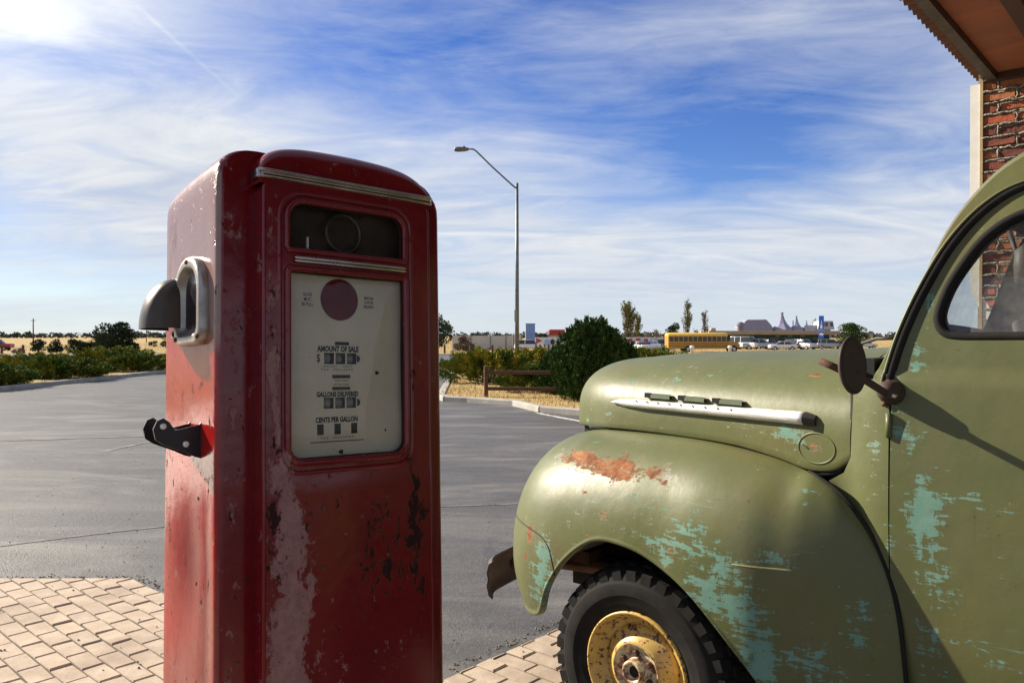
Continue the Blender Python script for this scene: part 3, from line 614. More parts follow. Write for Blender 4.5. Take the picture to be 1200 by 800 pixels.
def wheel(s, n, h, turn=0.):
    sg = 1 if n > NC else -1; ax = Vector((0, sg, 0)); c = Vector(T(s, n, h)); R_ = .361
    wh = bpy.data.objects.new('wheel', None); COL.objects.link(wh); wh.parent = truck; wh.empty_display_size = .2
    ty = MB(); ty.lathe([(.205, -.20), (.215, -.205), (.30, -.205), (.332, -.195), (.349, -.175), (.353, -.10), (.349, -.03), (.335, -.012), (.311, -.004), (.305, .001), (.300, .004), (.262, .004), (.258, .0015), (.235, -.002), (.214, -.010), (.206, -.016), (.204, -.03)], c, ax, 96)
    e = ax.orthogonal().normalized(); w = ax.cross(e); N_ = 34
    for k in range(N_):
        for row, (h0, h1, off) in enumerate(((-.052, -.004, 0), (-.095, -.060, .5), (-.145, -.105, 0), (-.20, -.150, .5))):
            a = 2 * math.pi * (k + off) / N_; da = 2 * math.pi / N_ * .34; r0 = .329; r1 = R_ if row in (1, 2) else R_ - .004; edge = h1 if row == 0 else h1
            pt = lambda A, r, q: c + (e * math.cos(A) + w * math.sin(A)) * r + ax * q
            sk = da * .35
            vs = [pt(a - da - sk, r0, h0), pt(a + da - sk, r0, h0), pt(a + da, r0 - (.022 if row == 0 else 0), h1), pt(a - da, r0 - (.022 if row == 0 else 0), h1),
                  pt(a - da * .85 - sk, r1, h0), pt(a + da * .85 - sk, r1, h0), pt(a + da * .85, r1 - (.010 if row == 0 else 0), h1 - .002), pt(a - da * .85, r1 - (.010 if row == 0 else 0), h1 - .002)]
            ty.add(vs, [(4, 5, 6, 7), (0, 1, 5, 4), (1, 2, 6, 5), (2, 3, 7, 6), (3, 0, 4, 7)])
    o = ty.build('tyre', RUBBER, wh, True); o.data.set_sharp_from_angle(angle=rad(32))
    rm = MB(); rm.lathe([(.205, -.19), (.205, -.016), (.2045, -.006), (.199, -.003), (.194, -.007), (.188, -.018), (.183, -.026), (.176, -.044), (.162, -.052), (.150, -.056), (.149, -.060)], c, ax, 72); rm.build('rim', RIM, wh, True)
    dk = MB(); dk.lathe([(.149, -.064), (.146, -.052), (.138, -.046), (.118, -.034), (.104, -.020), (.094, -.013), (.086, -.014), (.080, -.024), (.074, -.028), (.040, -.028)], c, ax, 72); d = dk.build('disc', HUB if False else RIM, wh, True)
    hb = MB(); hb.lathe([(.092, -.0115), (.086, -.0125), (.080, -.0225), (.074, -.0265), (.044, -.0265), (.042, .006), (.038, .014), (.030, .012), (.027, -.004), (.0, -.006)], c, ax, 48); hb.build('hub', HUB, wh, True)
    for k in range(6):
        a = 2 * math.pi * k / 6 + turn; q = c + (e * math.cos(a) + w * math.sin(a)) * .060
        MB().lathe([(.011, -.028), (.011, -.012), (.008, -.009), (0, -.009)], q, ax, 6).build('wheel_nut', RUSTY, wh)
    mb = MB(); mb.lathe([(.0, -.0045), (.0265, -.0045)], c, ax, 20); mb.build('hub_hole', BLACK, wh)
    return wh
wheel(-.015, 0, .397, .3); wheel(-.015, 2 * NC, .397); wheel(2.95, -.02, .397); wheel(2.95, 2 * NC + .02, .397)
# ----- front: bumper, apron, grille, headlights, seam of the lower fender piece
bp = [(-.885, NC - .70), (-.955, NC - .56), (-.985, NC - .3), (-.99, NC), (-.985, NC + .3), (-.945, NC + .52), (-.915, NC + .60), (-.865, NC + .66)]
bmp = MB(); bmp.grid([[T(s + a, n, .50 + c_) for a, c_ in ((.012, .078), (-.008, .066), (-.018, .03), (-.012, 0), (-.018, -.03), (-.008, -.066), (.012, -.078))] for s, n in curve(bp, 40)]); bo = bmp.build('bumper', worn('dark_bumper', (.030, .017, .013), (.060, .032, .022), .6, scale=9), truck, True); solid(bo, .008)
for n in (-.42, 2 * NC + .42): bevel(MB().tube([T(-.95, n, .50), T(-.75, n, .56), T(-.3, n, .60)], .035, 8).build('bumper_bracket', RUSTY, truck, True), .004)
for n in (-.45, 2 * NC + .45): MB().box(T(1.2, n, .56), (3.6, .07, .14)).build('frame_rail', BLACK, truck)
MB().box(T(-.50, -.52, .84), (.38, .03, .50)).build('splash_panel', BLACK, truck)
MB().box(T(-.60, NC, .64), (.30, 1.0, .05)).build('front_apron', RUSTY, truck)
gr = MB(); gr.box(T(-.60, NC, .92), (.03, .62, .50)); gr.build('grille_backing', BLACK, truck)
for k in range(5): bevel(MB().box(T(-.645 - .01 * (k % 2), NC, .74 + k * .085), (.05, .60, .035)).build('grille_bar', TPAINT, truck), .008)
for side in (0, 1):
    c = T(-.792, -.50, .80) if not side else T(-.792, 2 * NC + .50, .80)
    hl = MB().lathe([(.098, -.03), (.105, .0), (.098, .018), (.088, .020)], c, (1, 0, 0), 32).build('headlight', CHROME, truck, True)
    MB().lathe([(.089, .018), (.06, .032), (0, .038)], c, (1, 0, 0), 32).build('lens', mat('lamp_glass', (.7, .72, .7), .08), hl, True)
sm_pts = []
def nearest(o, p):
    bv = BVHTree.FromPolygons([v.co for v in o.data.vertices], [q.vertices for q in o.data.polygons]); r = bv.find_nearest(Vector(p)); return r[0], r[1]
SEAMP = [(-.80, -.45, .80), (-.74, -.25, .815), (-.66, -.12, .825), (-.58, -.03, .825), (-.50, .0, .815), (-.43, .02, .80), (-.385, .02, .765), (-.36, .02, .70), (-.35, .02, .66)]
MB().tube([nearest(fender, T(*p))[0] for p in curve(SEAMP, 40)], .0035, 6).build('fender_seam', BLACK, truck, True)
MB().tube([hit(fender, s, h)[0] + Vector((0, -.0006, 0)) for s, h in zip(np.linspace(.17, .585, 26), np.interp(np.linspace(.17, .585, 26), [.17, .35, .585], [.868, .862, .868]))], [.0008] + [.0016] * 12 + [.0034] * 10 + [.0022, .0014, .0006], 6).build('crease_highlight', worn('highlight_yellow', (.42, .38, .16), (.30, .27, .12), .6), truck)  # sunlit fender crease, its highlight painted as a pale yellow line
# beading where fender meets the cab
BD = [(k[0] + .004, k[1] + .004, k[2]) for k in (spline(FK, t) for t in np.linspace(0, 4.6, 40))]
MB().tube([T(*p) for p in BD], .007, 8).build('fender_beading', RUBBER, truck, True)
# ----- running board, bed and rear fenders (behind the frame edge)
for side in (0, 1):
    f = (lambda p: mir(p)) if side else (lambda p: p)
    c = f((1.33, -.02, .42)); bevel(MB().box(T(*c), (1.05, .24, .05)).build('running_board', DARK, truck), .01)
    c = f((2.95, -.22, .95)); wear(bevel(MB().box(T(*c), (1.95, .04, .50)).build('bed_side', TPAINT, truck), .01))
    G = []
    for a in np.linspace(rad(0), rad(180), 30): G.append([T(*f((2.95 + .52 * math.cos(a), -.22 + x, .42 + (.50 * math.sin(a)) * (1 - .12 * (x / .25) ** 2) - .12 * max(0, x - .2)))) for x in np.linspace(0, .27, 8)])
    wear(MB().grid(G).build('rear_fender', TPAINT, truck, True))
MB().box(T(2.95, NC, .74), (1.95, 1.2, .05)).build('bed_floor', DARK, truck)
wear(MB().box(T(1.97, NC, .97), (.04, 1.2, .52)).build('bed_front', TPAINT, truck)); wear(MB().box(T(3.93, NC, .97), (.04, 1.2, .52)).build('tailgate', TPAINT, truck))

# ---------------------------------------------------------------- petrol pump  (x along the face, y back, z up)
PU = Vector((-.018, .068, 1)).normalized(); PD = Vector((.749, .661, -.03)); PD = (PD - PU * PD.dot(PU)).normalized(); PB = PU.cross(PD)
pump = thing('gas_pump', 'tall weathered dark red vintage gas pump with white dial face, standing on brick pavers', 'gas pump')
pump.matrix_world = Matrix(((PD.x, PB.x, PU.x, -.6816), (PD.y, PB.y, PU.y, 1.9932), (PD.z, PB.z, PU.z, .0), (0, 0, 0, 1)))
# hand-placed wear on the pump: pale chalked streak down the left of the door, chips on the right, faded top of the side
def attrs(o, tabs):
    me = o.data; n = len(me.vertices); c = np.empty(n * 3); me.vertices.foreach_get('co', c); c = c.reshape(-1, 3)
    for nm, fn in tabs.items():
        me.attributes.new(nm, 'FLOAT', 'POINT').data.foreach_set('value', np.array([fn(*p) for p in c], dtype=np.float32))
    return o
def g_(v, c, r): return math.exp(-((v - c) / r) ** 2)
STK = [(2.0, .07), (1.6, .07), (1.37, .075), (1.2, .098), (1.04, .118), (.85, .125), (.70, .115), (.5, .10)]
def chalk(x, y, z):
    if y > .05: return .34 * g_(x, -.02, .03) if y < .1 else 0
    c = np.interp(-z, [-p[0] for p in STK], [p[1] for p in STK]); w = np.interp(-z, [-1.9, -1.6, -1.3, -1.1, -.85, -.6], [.016, .02, .022, .055, .085, .065])
    return g_(x, c, w) * np.interp(z, [.35, .6, 1.2, 1.3, 1.9, 2.0], [.5, 1, 1.0, .72, .6, .2]) + .25 * g_(x, .30, .2) * g_(z, .45, .2)
def chips(x, y, z): return max(g_(x, .53, .05) * g_(z, 1.0, .3), .75 * g_(x, .42, .16) * g_(z, .95, .22), .6 * g_(x, .55, .03) * g_(z, 1.5, .3), .8 * g_(x, .08, .04) * g_(z, 1.05, .25), .6 * g_(x, .07, .03) * g_(z, 1.6, .35), .3)
def fade(x, y, z):
    if x > -.045: return .0
    top = sm(1.55, 1.70, z - .45 * (y - .25)) * 1.1; low = max(sm(1.05, .60, z + .8 * (y - .3)) * .45, .55 * g_(y, .13, .03) * sm(1.3, 1.0, z))
    return max(top, low)
def bare(x, y, z): return max(1.0 * g_(y, .402, .025) * g_(z, 1.86, .10), .55 * g_(y, .1, .05) * g_(z, 1.6, .12), .5 * g_(y, .44, .02)) if x < 0 else 0
PW = dict(chalk=chalk, chips=chips, fade=fade, bare=bare)
def m_pump(t, b):
    o = obj_co(t); at = lambda k: t.n('ShaderNodeAttribute', attribute_name=k).outputs['Fac']
    n1 = t.noise(o, 5, 5, .6); n2 = t.noise(o, 30, 8, .72, .5); n3 = t.noise(o, 14, 8, .7, .4, sc=(1.4, 1.4, .6)); n4 = t.noise(o, 110, 4, .6)
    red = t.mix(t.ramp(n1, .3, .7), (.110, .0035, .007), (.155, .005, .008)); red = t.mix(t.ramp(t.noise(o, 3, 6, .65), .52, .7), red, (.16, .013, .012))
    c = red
    side = t.mix(t.ramp(n1, .3, .7), (.30, .008, .006), (.21, .006, .006))  # partly fading, partly sunlight painted in: side brighter red than the shaded front
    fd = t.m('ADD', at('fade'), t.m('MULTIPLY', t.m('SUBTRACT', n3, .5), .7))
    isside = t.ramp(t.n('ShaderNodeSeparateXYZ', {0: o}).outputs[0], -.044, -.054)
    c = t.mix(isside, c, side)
    c = t.mix(t.m('MULTIPLY', t.ramp(fd, .25, .9), .88), c, t.mix(n2, (.30, .205, .17), (.21, .135, .11)))
    ch = t.ramp(t.m('ADD', t.m('MULTIPLY', at('chalk'), .55), t.m('ADD', t.m('MULTIPLY', t.m('SUBTRACT', n3, .5), 1.7), t.m('MULTIPLY', t.m('SUBTRACT', n2, .5), 1.1))), .28, .42)
    c = t.mix(ch, c, t.mix(t.ramp(n2, .35, .65), (.30, .165, .155), (.20, .085, .085)))
    br = t.ramp(t.m('ADD', t.m('MULTIPLY', at('bare'), .5), t.m('MULTIPLY', n3, .9)), .72, .80); c = t.mix(br, c, t.mix(n2, (.23, .10, .03), (.12, .05, .025)))
    cp = t.ramp(t.m('ADD', t.m('MULTIPLY', at('chips'), .26), t.noise(o, 24, 8, .74, .3, sc=(1.3, 1.3, .7))), .70, .712)
    cp2 = t.ramp(t.noise(o, 85, 4, .65), .655, .69); scr = t.ramp(t.noise(o, 9, 9, .78, .5, sc=(6, 6, .5)), .64, .67); c = t.mix(t.m('MULTIPLY', scr, .45), c, (.30, .13, .12))
    dk = t.m('MAXIMUM', cp, t.m('MULTIPLY', cp2, .8)); c = t.mix(t.m('MULTIPLY', dk, .92), c, (.020, .014, .013))
    t.put(b.inputs['Base Color'], c)
    t.put(b.inputs['Roughness'], t.m('ADD', t.m('ADD', .10, t.m('MULTIPLY', n2, .20)), t.m('MULTIPLY', t.m('MAXIMUM', ch, dk), .3)))
    t.put(b.inputs['Specular IOR Level'], t.m('SUBTRACT', .5, t.m('MULTIPLY', dk, .45)))
    bump(t, b, t.m('ADD', t.m('MULTIPLY', t.noise(o, 4, 3, .5), 4.), t.m('ADD', t.m('MULTIPLY', n4, .12), t.m('MULTIPLY', t.m('MAXIMUM', ch, dk), -.4))), .35, .004)
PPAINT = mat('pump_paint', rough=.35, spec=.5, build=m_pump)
# housing: rounded box of horizontal outlines, top edge rolled over
def plan(x0, y0, x1, y1, r, step=.025):
    P = rrect(x0, y0, x1, y1, r, 8); return dens(P, step)
HX0, HX1, HY0, HY1 = -.056, .690, .062, .49
rows = []
for z in list(np.arange(.0, 1.98, .03)) + [1.985]: rows.append((0, z))
for a in np.linspace(0, 90, 9)[1:]: rows.append((.10 * (1 - math.cos(rad(a))) ** 1.15, 1.985 + .118 * math.sin(rad(a)) ** .8))
def dent(x, y, z):
    if x < -.04: x += .012 * g_(y, .26, .10) * g_(z, .95, .16) + .008 * g_(y, .14, .03) * sm(1.25, .9, z)
    return (x, y, z - .040 * sm(1.85, 2.05, z) * max(0, (y - .06) / .43) ** 1.8)
base_plan = plan(HX0, HY0, HX1, HY1, .022); cxm, cym = (HX0 + HX1) / 2, (HY0 + HY1) / 2
G = []
for ins, z in rows:
    sx = 1 - ins / ((HX1 - HX0) / 2); fi = min(ins, .012); G.append([dent(cxm + (x - cxm) * sx, HY0 + fi + (y - HY0) * (HY1 - HY0 - ins - fi) / (HY1 - HY0), z) for x, y in base_plan])
G = [list(r) + [r[0]] for r in G]
mb = MB().grid(G); k = len(G[0]); mb.f.append(tuple(range(len(mb.v) - k, len(mb.v) - 1)))
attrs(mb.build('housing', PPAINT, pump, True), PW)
# door: face sheet with two window openings, sides, rolled frames
W1 = rrect(.114, 1.817, .504, 1.960, (.012, .012, .05, .05)); W2 = rrect(.116, 1.224, .506, 1.767, (.045, .045, .014, .014))
FACE = rrect(.050, .22, .596, 2.012, (.02, .02, .03, .03))
dfl = lambda x, z: -.004 * (1 - ((x - .323) / .27) ** 2) - .003 * sm(1.19, 1.16, z)
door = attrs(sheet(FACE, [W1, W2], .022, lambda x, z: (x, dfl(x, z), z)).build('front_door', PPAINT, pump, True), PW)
Fd = dens(FACE, .03)
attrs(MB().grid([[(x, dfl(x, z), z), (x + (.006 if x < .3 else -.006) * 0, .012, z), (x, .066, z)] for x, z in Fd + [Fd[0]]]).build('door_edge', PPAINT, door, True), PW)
MB().tube([(x, dfl(x, z) + .004, z) for x, z in dens(rrect(.050, .22, .596, 2.012, (.02, .02, .03, .03)), .05)], .006, 8, closed=True).build('door_roll', PPAINT, door, True)
for wnd, r in ((W1, .009), (W2, .010)):
    attrs(MB().tube([(x, dfl(x, z) - .001, z) for x, z in dens(wnd, .03)], r, 10, closed=True).build('window_roll', PPAINT, door, True), PW)
    MB().grid([[(x, -.002, z), (x, .030, z)] for x, z in dens(wnd, .03) + [wnd[0]]]).build('window_reveal', worn('reveal_paint', (.06, .02, .018), (.10, .03, .025), .6), door)
    MB().tube([(x, .008, z) for x, z in scalep(dens(wnd, .03), .008)], .005, 6, closed=True).build('gasket', RUBBER, door, True)
OUT = rrect(.094, 1.196, .528, 1.982, (.06, .06, .07, .07))
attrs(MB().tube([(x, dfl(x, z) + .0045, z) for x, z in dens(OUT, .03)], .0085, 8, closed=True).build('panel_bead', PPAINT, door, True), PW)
# chrome: band below the roof wrapping the left corner, double bar between the windows
cb = MB()
path = [(.030, .055), (.030, .03), (.031, .008), (.036, -.003), (.048, -.008)] + [(x, -.009) for x in np.linspace(.08, .57, 12)] + [(.600, -.008), (.609, -.003), (.611, .02)]
cb.grid([[(x, y + a, 2.024 + h) for a, h in ((.012, -.014), (.002, -.0135), (-.002, -.009), (.001, -.004), (.001, .001), (-.004, .005), (-.004, .010), (.002, .0135), (.012, .014))] for x, y in path])
cb.build('chrome_band', worn('tarnished_chrome', (.42, .39, .36), (.20, .17, .15), .22, 1., scale=22, bmp=.15, bd=.001), pump, True)
for dz in (-.0045, .0045): MB().tube([(x, -.011, 1.792 + dz) for x in (.133, .14, .32, .495, .506)], [.001, .0042, .0042, .0042, .001], 8).build('chrome_bar', CHROME, door, True)
# roof cap
G = []
for y in [-.003 + .475 * (.5 - .5 * math.cos(a)) for a in np.linspace(0, math.pi, 40)]:
    row = []
    for x in [.036 + .570 * (.5 - .5 * math.cos(a)) for a in np.linspace(0, math.pi, 44)]:
        xx = abs(2 * (x - .036) / .570 - 1); v = 2 * (y + .003) / .475 - 1
        fx = max(0, 1 - xx ** 6) ** .55; fy = max(0, 1 - abs(v) ** 16) ** .5 
        row.append((x, y, 2.030 + .078 * fx * fy + .020 * max(0, 1 - xx ** 2.4) * max(0, 1 - v * v) ** .7 * 1. + .012 * max(0, 1 - xx ** 2) * fy))
    G.append([(row[0][0], y, 1.995)] + row + [(row[-1][0], y, 1.995)])
G = [[(p[0], p[1], 1.995) for p in G[0]]] + G + [[(p[0], p[1], 1.995) for p in G[-1]]]
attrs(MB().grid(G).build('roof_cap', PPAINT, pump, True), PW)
# upper glass with the dark sight chamber behind it
def m_pglass(t, b):
    out = t.t.nodes['Material Output']; t.t.nodes.remove(b); o = obj_co(t); n = t.noise(o, 9, 6, .7)
    g = t.n('ShaderNodeBsdfGlossy', {'Roughness': .015, 'Color': (1, 1, 1, 1)}); tr = t.n('ShaderNodeBsdfTransparent', {'Color': (.86, .85, .80, 1)}); df = t.n('ShaderNodeBsdfDiffuse', {'Color': (.36, .33, .28, 1)})
    fr = t.m('MULTIPLY', thin_fresnel(t), .36)
    a = t.n('ShaderNodeMixShader', {0: fr, 1: tr.outputs[0], 2: g.outputs[0]}); dust = t.m('ADD', t.m('MULTIPLY', t.ramp(n, .45, .8), .05), .005)
    bp_ = t.n('ShaderNodeBump', {'Strength': .06, 'Distance': .01, 'Height': t.noise(o, 6, 2, .5)}); t.L.new(bp_.outputs[0], g.inputs['Normal'])
    t.put(out.inputs[0], t.n('ShaderNodeMixShader', {0: dust, 1: a.outputs[0], 2: df.outputs[0]}).outputs[0])
PGLASS = mat('pump_glass', build=m_pglass)
sheet(scalep(dens(W1, .03), .004), [], .06, lambda x, z: (x, .010, z)).build('upper_window', PGLASS, door)
sheet(scalep(dens(W2, .03), .004), [], .06, lambda x, z: (x, .010, z)).build('dial_window', PGLASS, door)
SOOT = worn('sooty_inside', (.018, .013, .011), (.05, .04, .034), .8, scale=12, bmp=.4, bd=.01)
MB().box((.31, .058, 1.89), (.42, .004, .17)).build('upper_chamber', SOOT, pump)
lt = MB().lathe([(.060, 0), (.063, .006), (.056, .012), (.052, .006), (.05, -.004)], (.31, .038, 1.89), (0, -1, 0), 28).build('sight_ring', worn('dull_ring', (.05, .045, .04), (.10, .09, .08), .35, .6), pump, True)
MB().box((.195, .036, 1.845), (.006, .006, .045)).build('sight_pin', BRIGHT, pump)
# dial plate
def m_dial(t, b):
    o = obj_co(t); n = t.noise(o, 6, 6, .65); s = t.ramp(t.noise(o, 60, 3, .6), .70, .74); c = t.mix(t.ramp(n, .35, .7), (.60, .575, .51), (.51, .48, .41)); t.put(b.inputs['Base Color'], t.mix(t.m('MULTIPLY', s, .5), c, (.25, .19, .12)))
DIAL = mat('dial_enamel', rough=.4, build=m_dial)
HOLES = [(.242, 1.500, .274, 1.533), (.279, 1.500, .311, 1.533), (.316, 1.500, .348, 1.533), (.240, 1.371, .272, 1.403), (.277, 1.371, .309, 1.403), (.314, 1.371, .346, 1.403), (.219, 1.296, .240, 1.327), (.274, 1.296, .295, 1.327), (.329, 1.296, .350, 1.327)]
DY = .026
plate = sheet(rrect(.105, 1.215, .517, 1.775, .01), [[(a, b_), (c, b_), (c, d_), (a, d_)] for a, b_, c, d_ in HOLES], .05, lambda x, z: (x, DY, z)).build('dial_plate', DIAL, pump)
INK = mat('black_ink', (.010, .008, .007), .7, 0, .08); INKB = mat('blue_ink', (.035, .030, .075), .7, 0, .08); CIRC = worn('red_disc', (.17, .020, .014), (.09, .012, .010), .8, scale=9, spec=.08)
DRUM = worn('number_drum', (.20, .20, .18), (.10, .10, .09), .5, scale=40)
for i, (a, b_, c, d_) in enumerate(HOLES):
    mb = MB()
    mb.grid([[(x, DY, z), (x, DY + .022, z)] for x, z in ((a, b_), (c, b_), (c, d_), (a, d_), (a, b_))]); mb.add([(a, DY + .021, b_), (c, DY + .021, b_), (c, DY + .021, d_), (a, DY + .021, d_)], [(0, 1, 2, 3)])
    mb.build('number_window', BLACK, plate)
    if i < 6:
        dm = MB(); zc = (b_ + d_) / 2; w = (c - a) * (.58 if i < 3 else .66)
        dm.grid([[(x, DY + .019 - .017 * math.cos(q), zc + .017 * math.sin(q)) for q in np.linspace(-1.4, 1.4, 12)] for x in (a + .002, a + .002 + w)]); dm.build('number_drum', DRUM, plate, True)
for z in (1.5165, 1.387):
    pts = [(.349 + .011 * math.cos(q), z + .011 * math.sin(q)) for q in np.linspace(-math.pi / 2, math.pi / 2, 12)]
    MB().add([(x, DY - .0012, zz) for x, zz in pts], [tuple(range(12))]).build('pointer_hole', BLACK, plate)
MB().lathe([(0, 0), (.0605, 0), (.0615, .001)], (.292, DY - .001, 1.690), (0, -1, 0), 48).build('red_disc', CIRC, plate)
for a, b_, c, d_ in ((.277, 1.556, .323, 1.5655), (.268, 1.4590, .326, 1.4685), (.268, 1.4245, .326, 1.4335)):
    MB().box(((a + c) / 2, DY - .0008, (b_ + d_) / 2), (c - a, .0012, d_ - b_)).build('slot_bar', worn('dark_slot', (.018, .010, .006), (.03, .016, .010), .8, spec=.05), plate)
def text(body, x, z, h, w=None, m=INK, name='lettering', weight=.0, gapf=1., rot=0.):
    c = bpy.data.curves.new('lettering', 'FONT'); c.body = body; c.align_x = 'CENTER'; c.align_y = 'CENTER'; c.size = 1.; c.space_character = gapf; c.offset = weight; c.resolution_u = 2
    o = bpy.data.objects.new('lettering', c); COL.objects.link(o); dg = bpy.context.evaluated_depsgraph_get(); me = bpy.data.meshes.new_from_object(o.evaluated_get(dg))
    bpy.data.objects.remove(o); v = np.empty(len(me.vertices) * 3); me.vertices.foreach_get('co', v); v = v.reshape(-1, 3); ex = v.max(0) - v.min(0); v -= (v.max(0) + v.min(0)) / 2
    sc = h / ex[1]; sx = (w / ex[0]) if w else sc; q = np.zeros_like(v); q[:, 0] = x + v[:, 0] * sx + rot * 0; q[:, 2] = z + v[:, 1] * sc + rot * v[:, 0] * sx; q[:, 1] = DY - .0009
    me.vertices.foreach_set('co', q.ravel()); return link(name, me, m, plate)
text('AMOUNT OF SALE', .2875, 1.5445, .0180, .136, weight=.045)
text('$', .2235, 1.516, .027, .011, weight=.0)
text('GALLONS DELIVERED', .2855, 1.4125, .0160, .137, weight=.045)
text('CENTS PER GALLON', .2825, 1.3390, .0165, .137, weight=.045)
text('· · · DOLLARS · · · CENTS · · ·', .286, 1.4935, .0042, .128, weight=.01)
text('TAX  INCLUDED', .284, 1.484, .006, .105, gapf=1.5, weight=.01)
text('THIS SALE', .297, 1.4525, .0045, .045, m=CIRC, weight=.01); text('TOTAL SALES', .297, 1.4405, .0045, .05, m=CIRC, weight=.01)
text('TAX  INCLUDED', .284, 1.287, .0055, .110, gapf=1.5, weight=.01)
MB().box((.284, DY - .0008, 1.276), (.172, .001, .0022)).build('rule', INK, plate)
for i, w_ in enumerate(('GLASS', 'MUST', 'BE FULL')): text(w_, .190, 1.700 - i * .0145, .0095, (.028, .022, .036)[i], m=INKB, weight=.01)
for i, w_ in enumerate(('BEFORE', '& AFTER', 'DELIVERY')): text(w_, .392, 1.700 - i * .0130, .0085, (.031, .031, .036)[i], m=INK, weight=.01)
for (x, z, r) in ((.418, 1.475, .0095), (.295, 1.245, .011), (.447, 1.30, .005)):
    pts = [(x + r * random.uniform(.5, 1.1) * math.cos(a), z + r * random.uniform(.35, .9) * math.sin(a)) for a in np.linspace(0, 6.0, 11)]
    MB().add([(a, DY - .0008, c) for a, c in pts], [tuple(range(11))]).build('enamel_chip', BLACK, plate)
# screws on the door
for x, z in ((.223, 1.096), (.431, 1.105), (.222, .928), (.432, .934)):
    MB().lathe([(.006, .0), (.006, .004), (.003, .006), (0, .006)], (x, dfl(x, z) + .001, z), (0, -1, 0), 12).build('screw', RUSTY, door)
for z in (1.84, 1.214, .7): MB().lathe([(.005, 0), (.005, .004), (0, .006)], (.004, .064, z), (0, -1, 0), 10).build('screw', RUSTY, pump)
# nozzle port on the left side: cast bezel with dark recess
BEZ = worn('cast_bezel', (.40, .36, .32), (.24, .21, .18), .38, .85, scale=16, bmp=.3, bd=.002)
PORT = lambda d: rrect(.126 + d, 1.562 + d, .330 - d, 1.806 - d, (.042 - d * .6, .042 - d * .6, .098 - d, .098 - d), 8)
bz = MB(); lay = ((-.004, .0), (-.004, -.016), (.0, -.022), (.004, -.025), (.020, -.0255), (.024, -.023), (.036, -.008), (.046, -.002))
bz.grid([[(-.056 + x, y, z) for x, (y, z) in ((h, PORT(d)[i]) for d, h in lay)] for i in list(range(len(PORT(0)))) + [0]])
boot = bz.build('nozzle_port', BEZ, pump, True)
MB().add([(-.0605, y, z) for y, z in PORT(.040)], [tuple(range(len(PORT(0))))]).build('port_recess', worn('port_inside', (.010, .007, .010), (.03, .02, .022), .25, .3, scale=10), boot)
for y, z in ((.142, 1.578), (.312, 1.578), (.228, 1.794)): MB().lathe([(.007, 0), (.007, .004), (0, .006)], (-.0805, y, z), (-1, 0, 0), 10).build('port_screw', RUSTY, boot)
# hooded lamp shield beside it
VIS = worn('bronze_shield', (.075, .055, .038), (.045, .032, .024), .35, .4, scale=9, bmp=.25, bd=.002)
vz = MB(); G = []
for a in np.linspace(0, math.pi / 2, 14):
    G.append([(-.056 - .104 * math.sin(a) ** .9 * wx, y, 1.612 + .150 * math.cos(a) ** .95 * wz) for y, wx, wz in ((.302, .10, .5), (.304, .62, .84), (.312, .84, .94), (.330, .97, .985), (.36, 1, 1), (.392, .97, .985), (.41, .84, .94), (.418, .62, .84), (.42, .1, .5))])
vz.grid(G); visor = vz.build('lamp_shield', VIS, pump, True); solid(visor, .005)
MB().box((-.056, .36, 1.600), (.016, .09, .022)).build('shield_bracket', BEZ, visor)
for y in (.335, .375): MB().lathe([(.008, 0), (.008, .005), (0, .007)], (-.064, y, 1.598), (-1, 0, 0), 10).build('shield_bolt', BLACK, visor)
# black nozzle hook lower on the side
hk = MB(); HP = [(-.048, 1.352), (-.060, 1.336), (-.125, 1.322), (-.140, 1.345), (-.156, 1.357), (-.172, 1.350), (-.182, 1.328), (-.176, 1.300), (-.155, 1.285), (-.100, 1.262), (-.070, 1.247), (-.048, 1.240)]
for y0, y1 in ((.175, .181), (.262, .268)): hk.prism(HP, y0, y1, lambda u, v, d: (u, d, v))
hk.box((-.052, .222, 1.296), (.006, .10, .115)); hook = hk.build('nozzle_hook', mat('black_steel', (.016, .015, .015), .38, .3), pump)
MB().box((-.095, .222, 1.320), (.075, .080, .005), M=Matrix.Rotation(rad(8), 3, 'Y')).build('hook_shelf', worn('worn_steel', (.5, .48, .45), (.3, .28, .26), .35, .9), hook)
for x, z in ((-.158, 1.335), (-.098, 1.284)): MB().lathe([(.008, 0), (.008, .006), (0, .008)], (x, .174, z), (0, -1, 0), 12).build('hook_bolt', BRIGHT, hook)
for z in (1.05, .89, 1.13): MB().lathe([(.005, 0), (.005, .002), (0, .002)], (-.0565 + .012 * g_(z, .95, .16), .23 if z < 1 else .2, z), (-1, 0, 0), 10).build('bolt_hole', BLACK, pump)

# ---------------------------------------------------------------- brick building with rusty canopy, beyond the truck
bld = thing('brick_building', 'red brick building corner with rusty corrugated canopy and white downspout, beyond the truck', 'building', W0, rad(138))
WN = -3.96; WS = .24
def m_brick(t, b):
    o = obj_co(t); r = t.n('ShaderNodeNewGeometry').outputs['Random Per Island']; n = t.noise(o, 22, 6, .65)
    cr = t.n('ShaderNodeValToRGB', {0: r}); e = cr.color_ramp; e.elements[0].color = (.38, .088, .042, 1); e.elements[1].color = (.25, .072, .045, 1)
    for p, c in ((.3, (.43, .125, .052, 1)), (.55, (.42, .17, .075, 1)), (.75, (.13, .045, .036, 1))): x = e.elements.new(p); x.color = c
    c = t.mix(t.ramp(n, .45, .75), cr.outputs[0], (.16, .06, .045)); t.put(b.inputs['Base Color'], c); bump(t, b, t.m('ADD', n, t.noise(o, 90, 4)), .6, .006)
BRICK = mat('old_brick', rough=.85, spec=.25, build=m_brick)
MORTAR = worn('weeping_mortar', (.36, .31, .24), (.24, .20, .155), .95, scale=14, bmp=.9, bd=.02)
mb = MB(); mo = MB(); jt = MB()
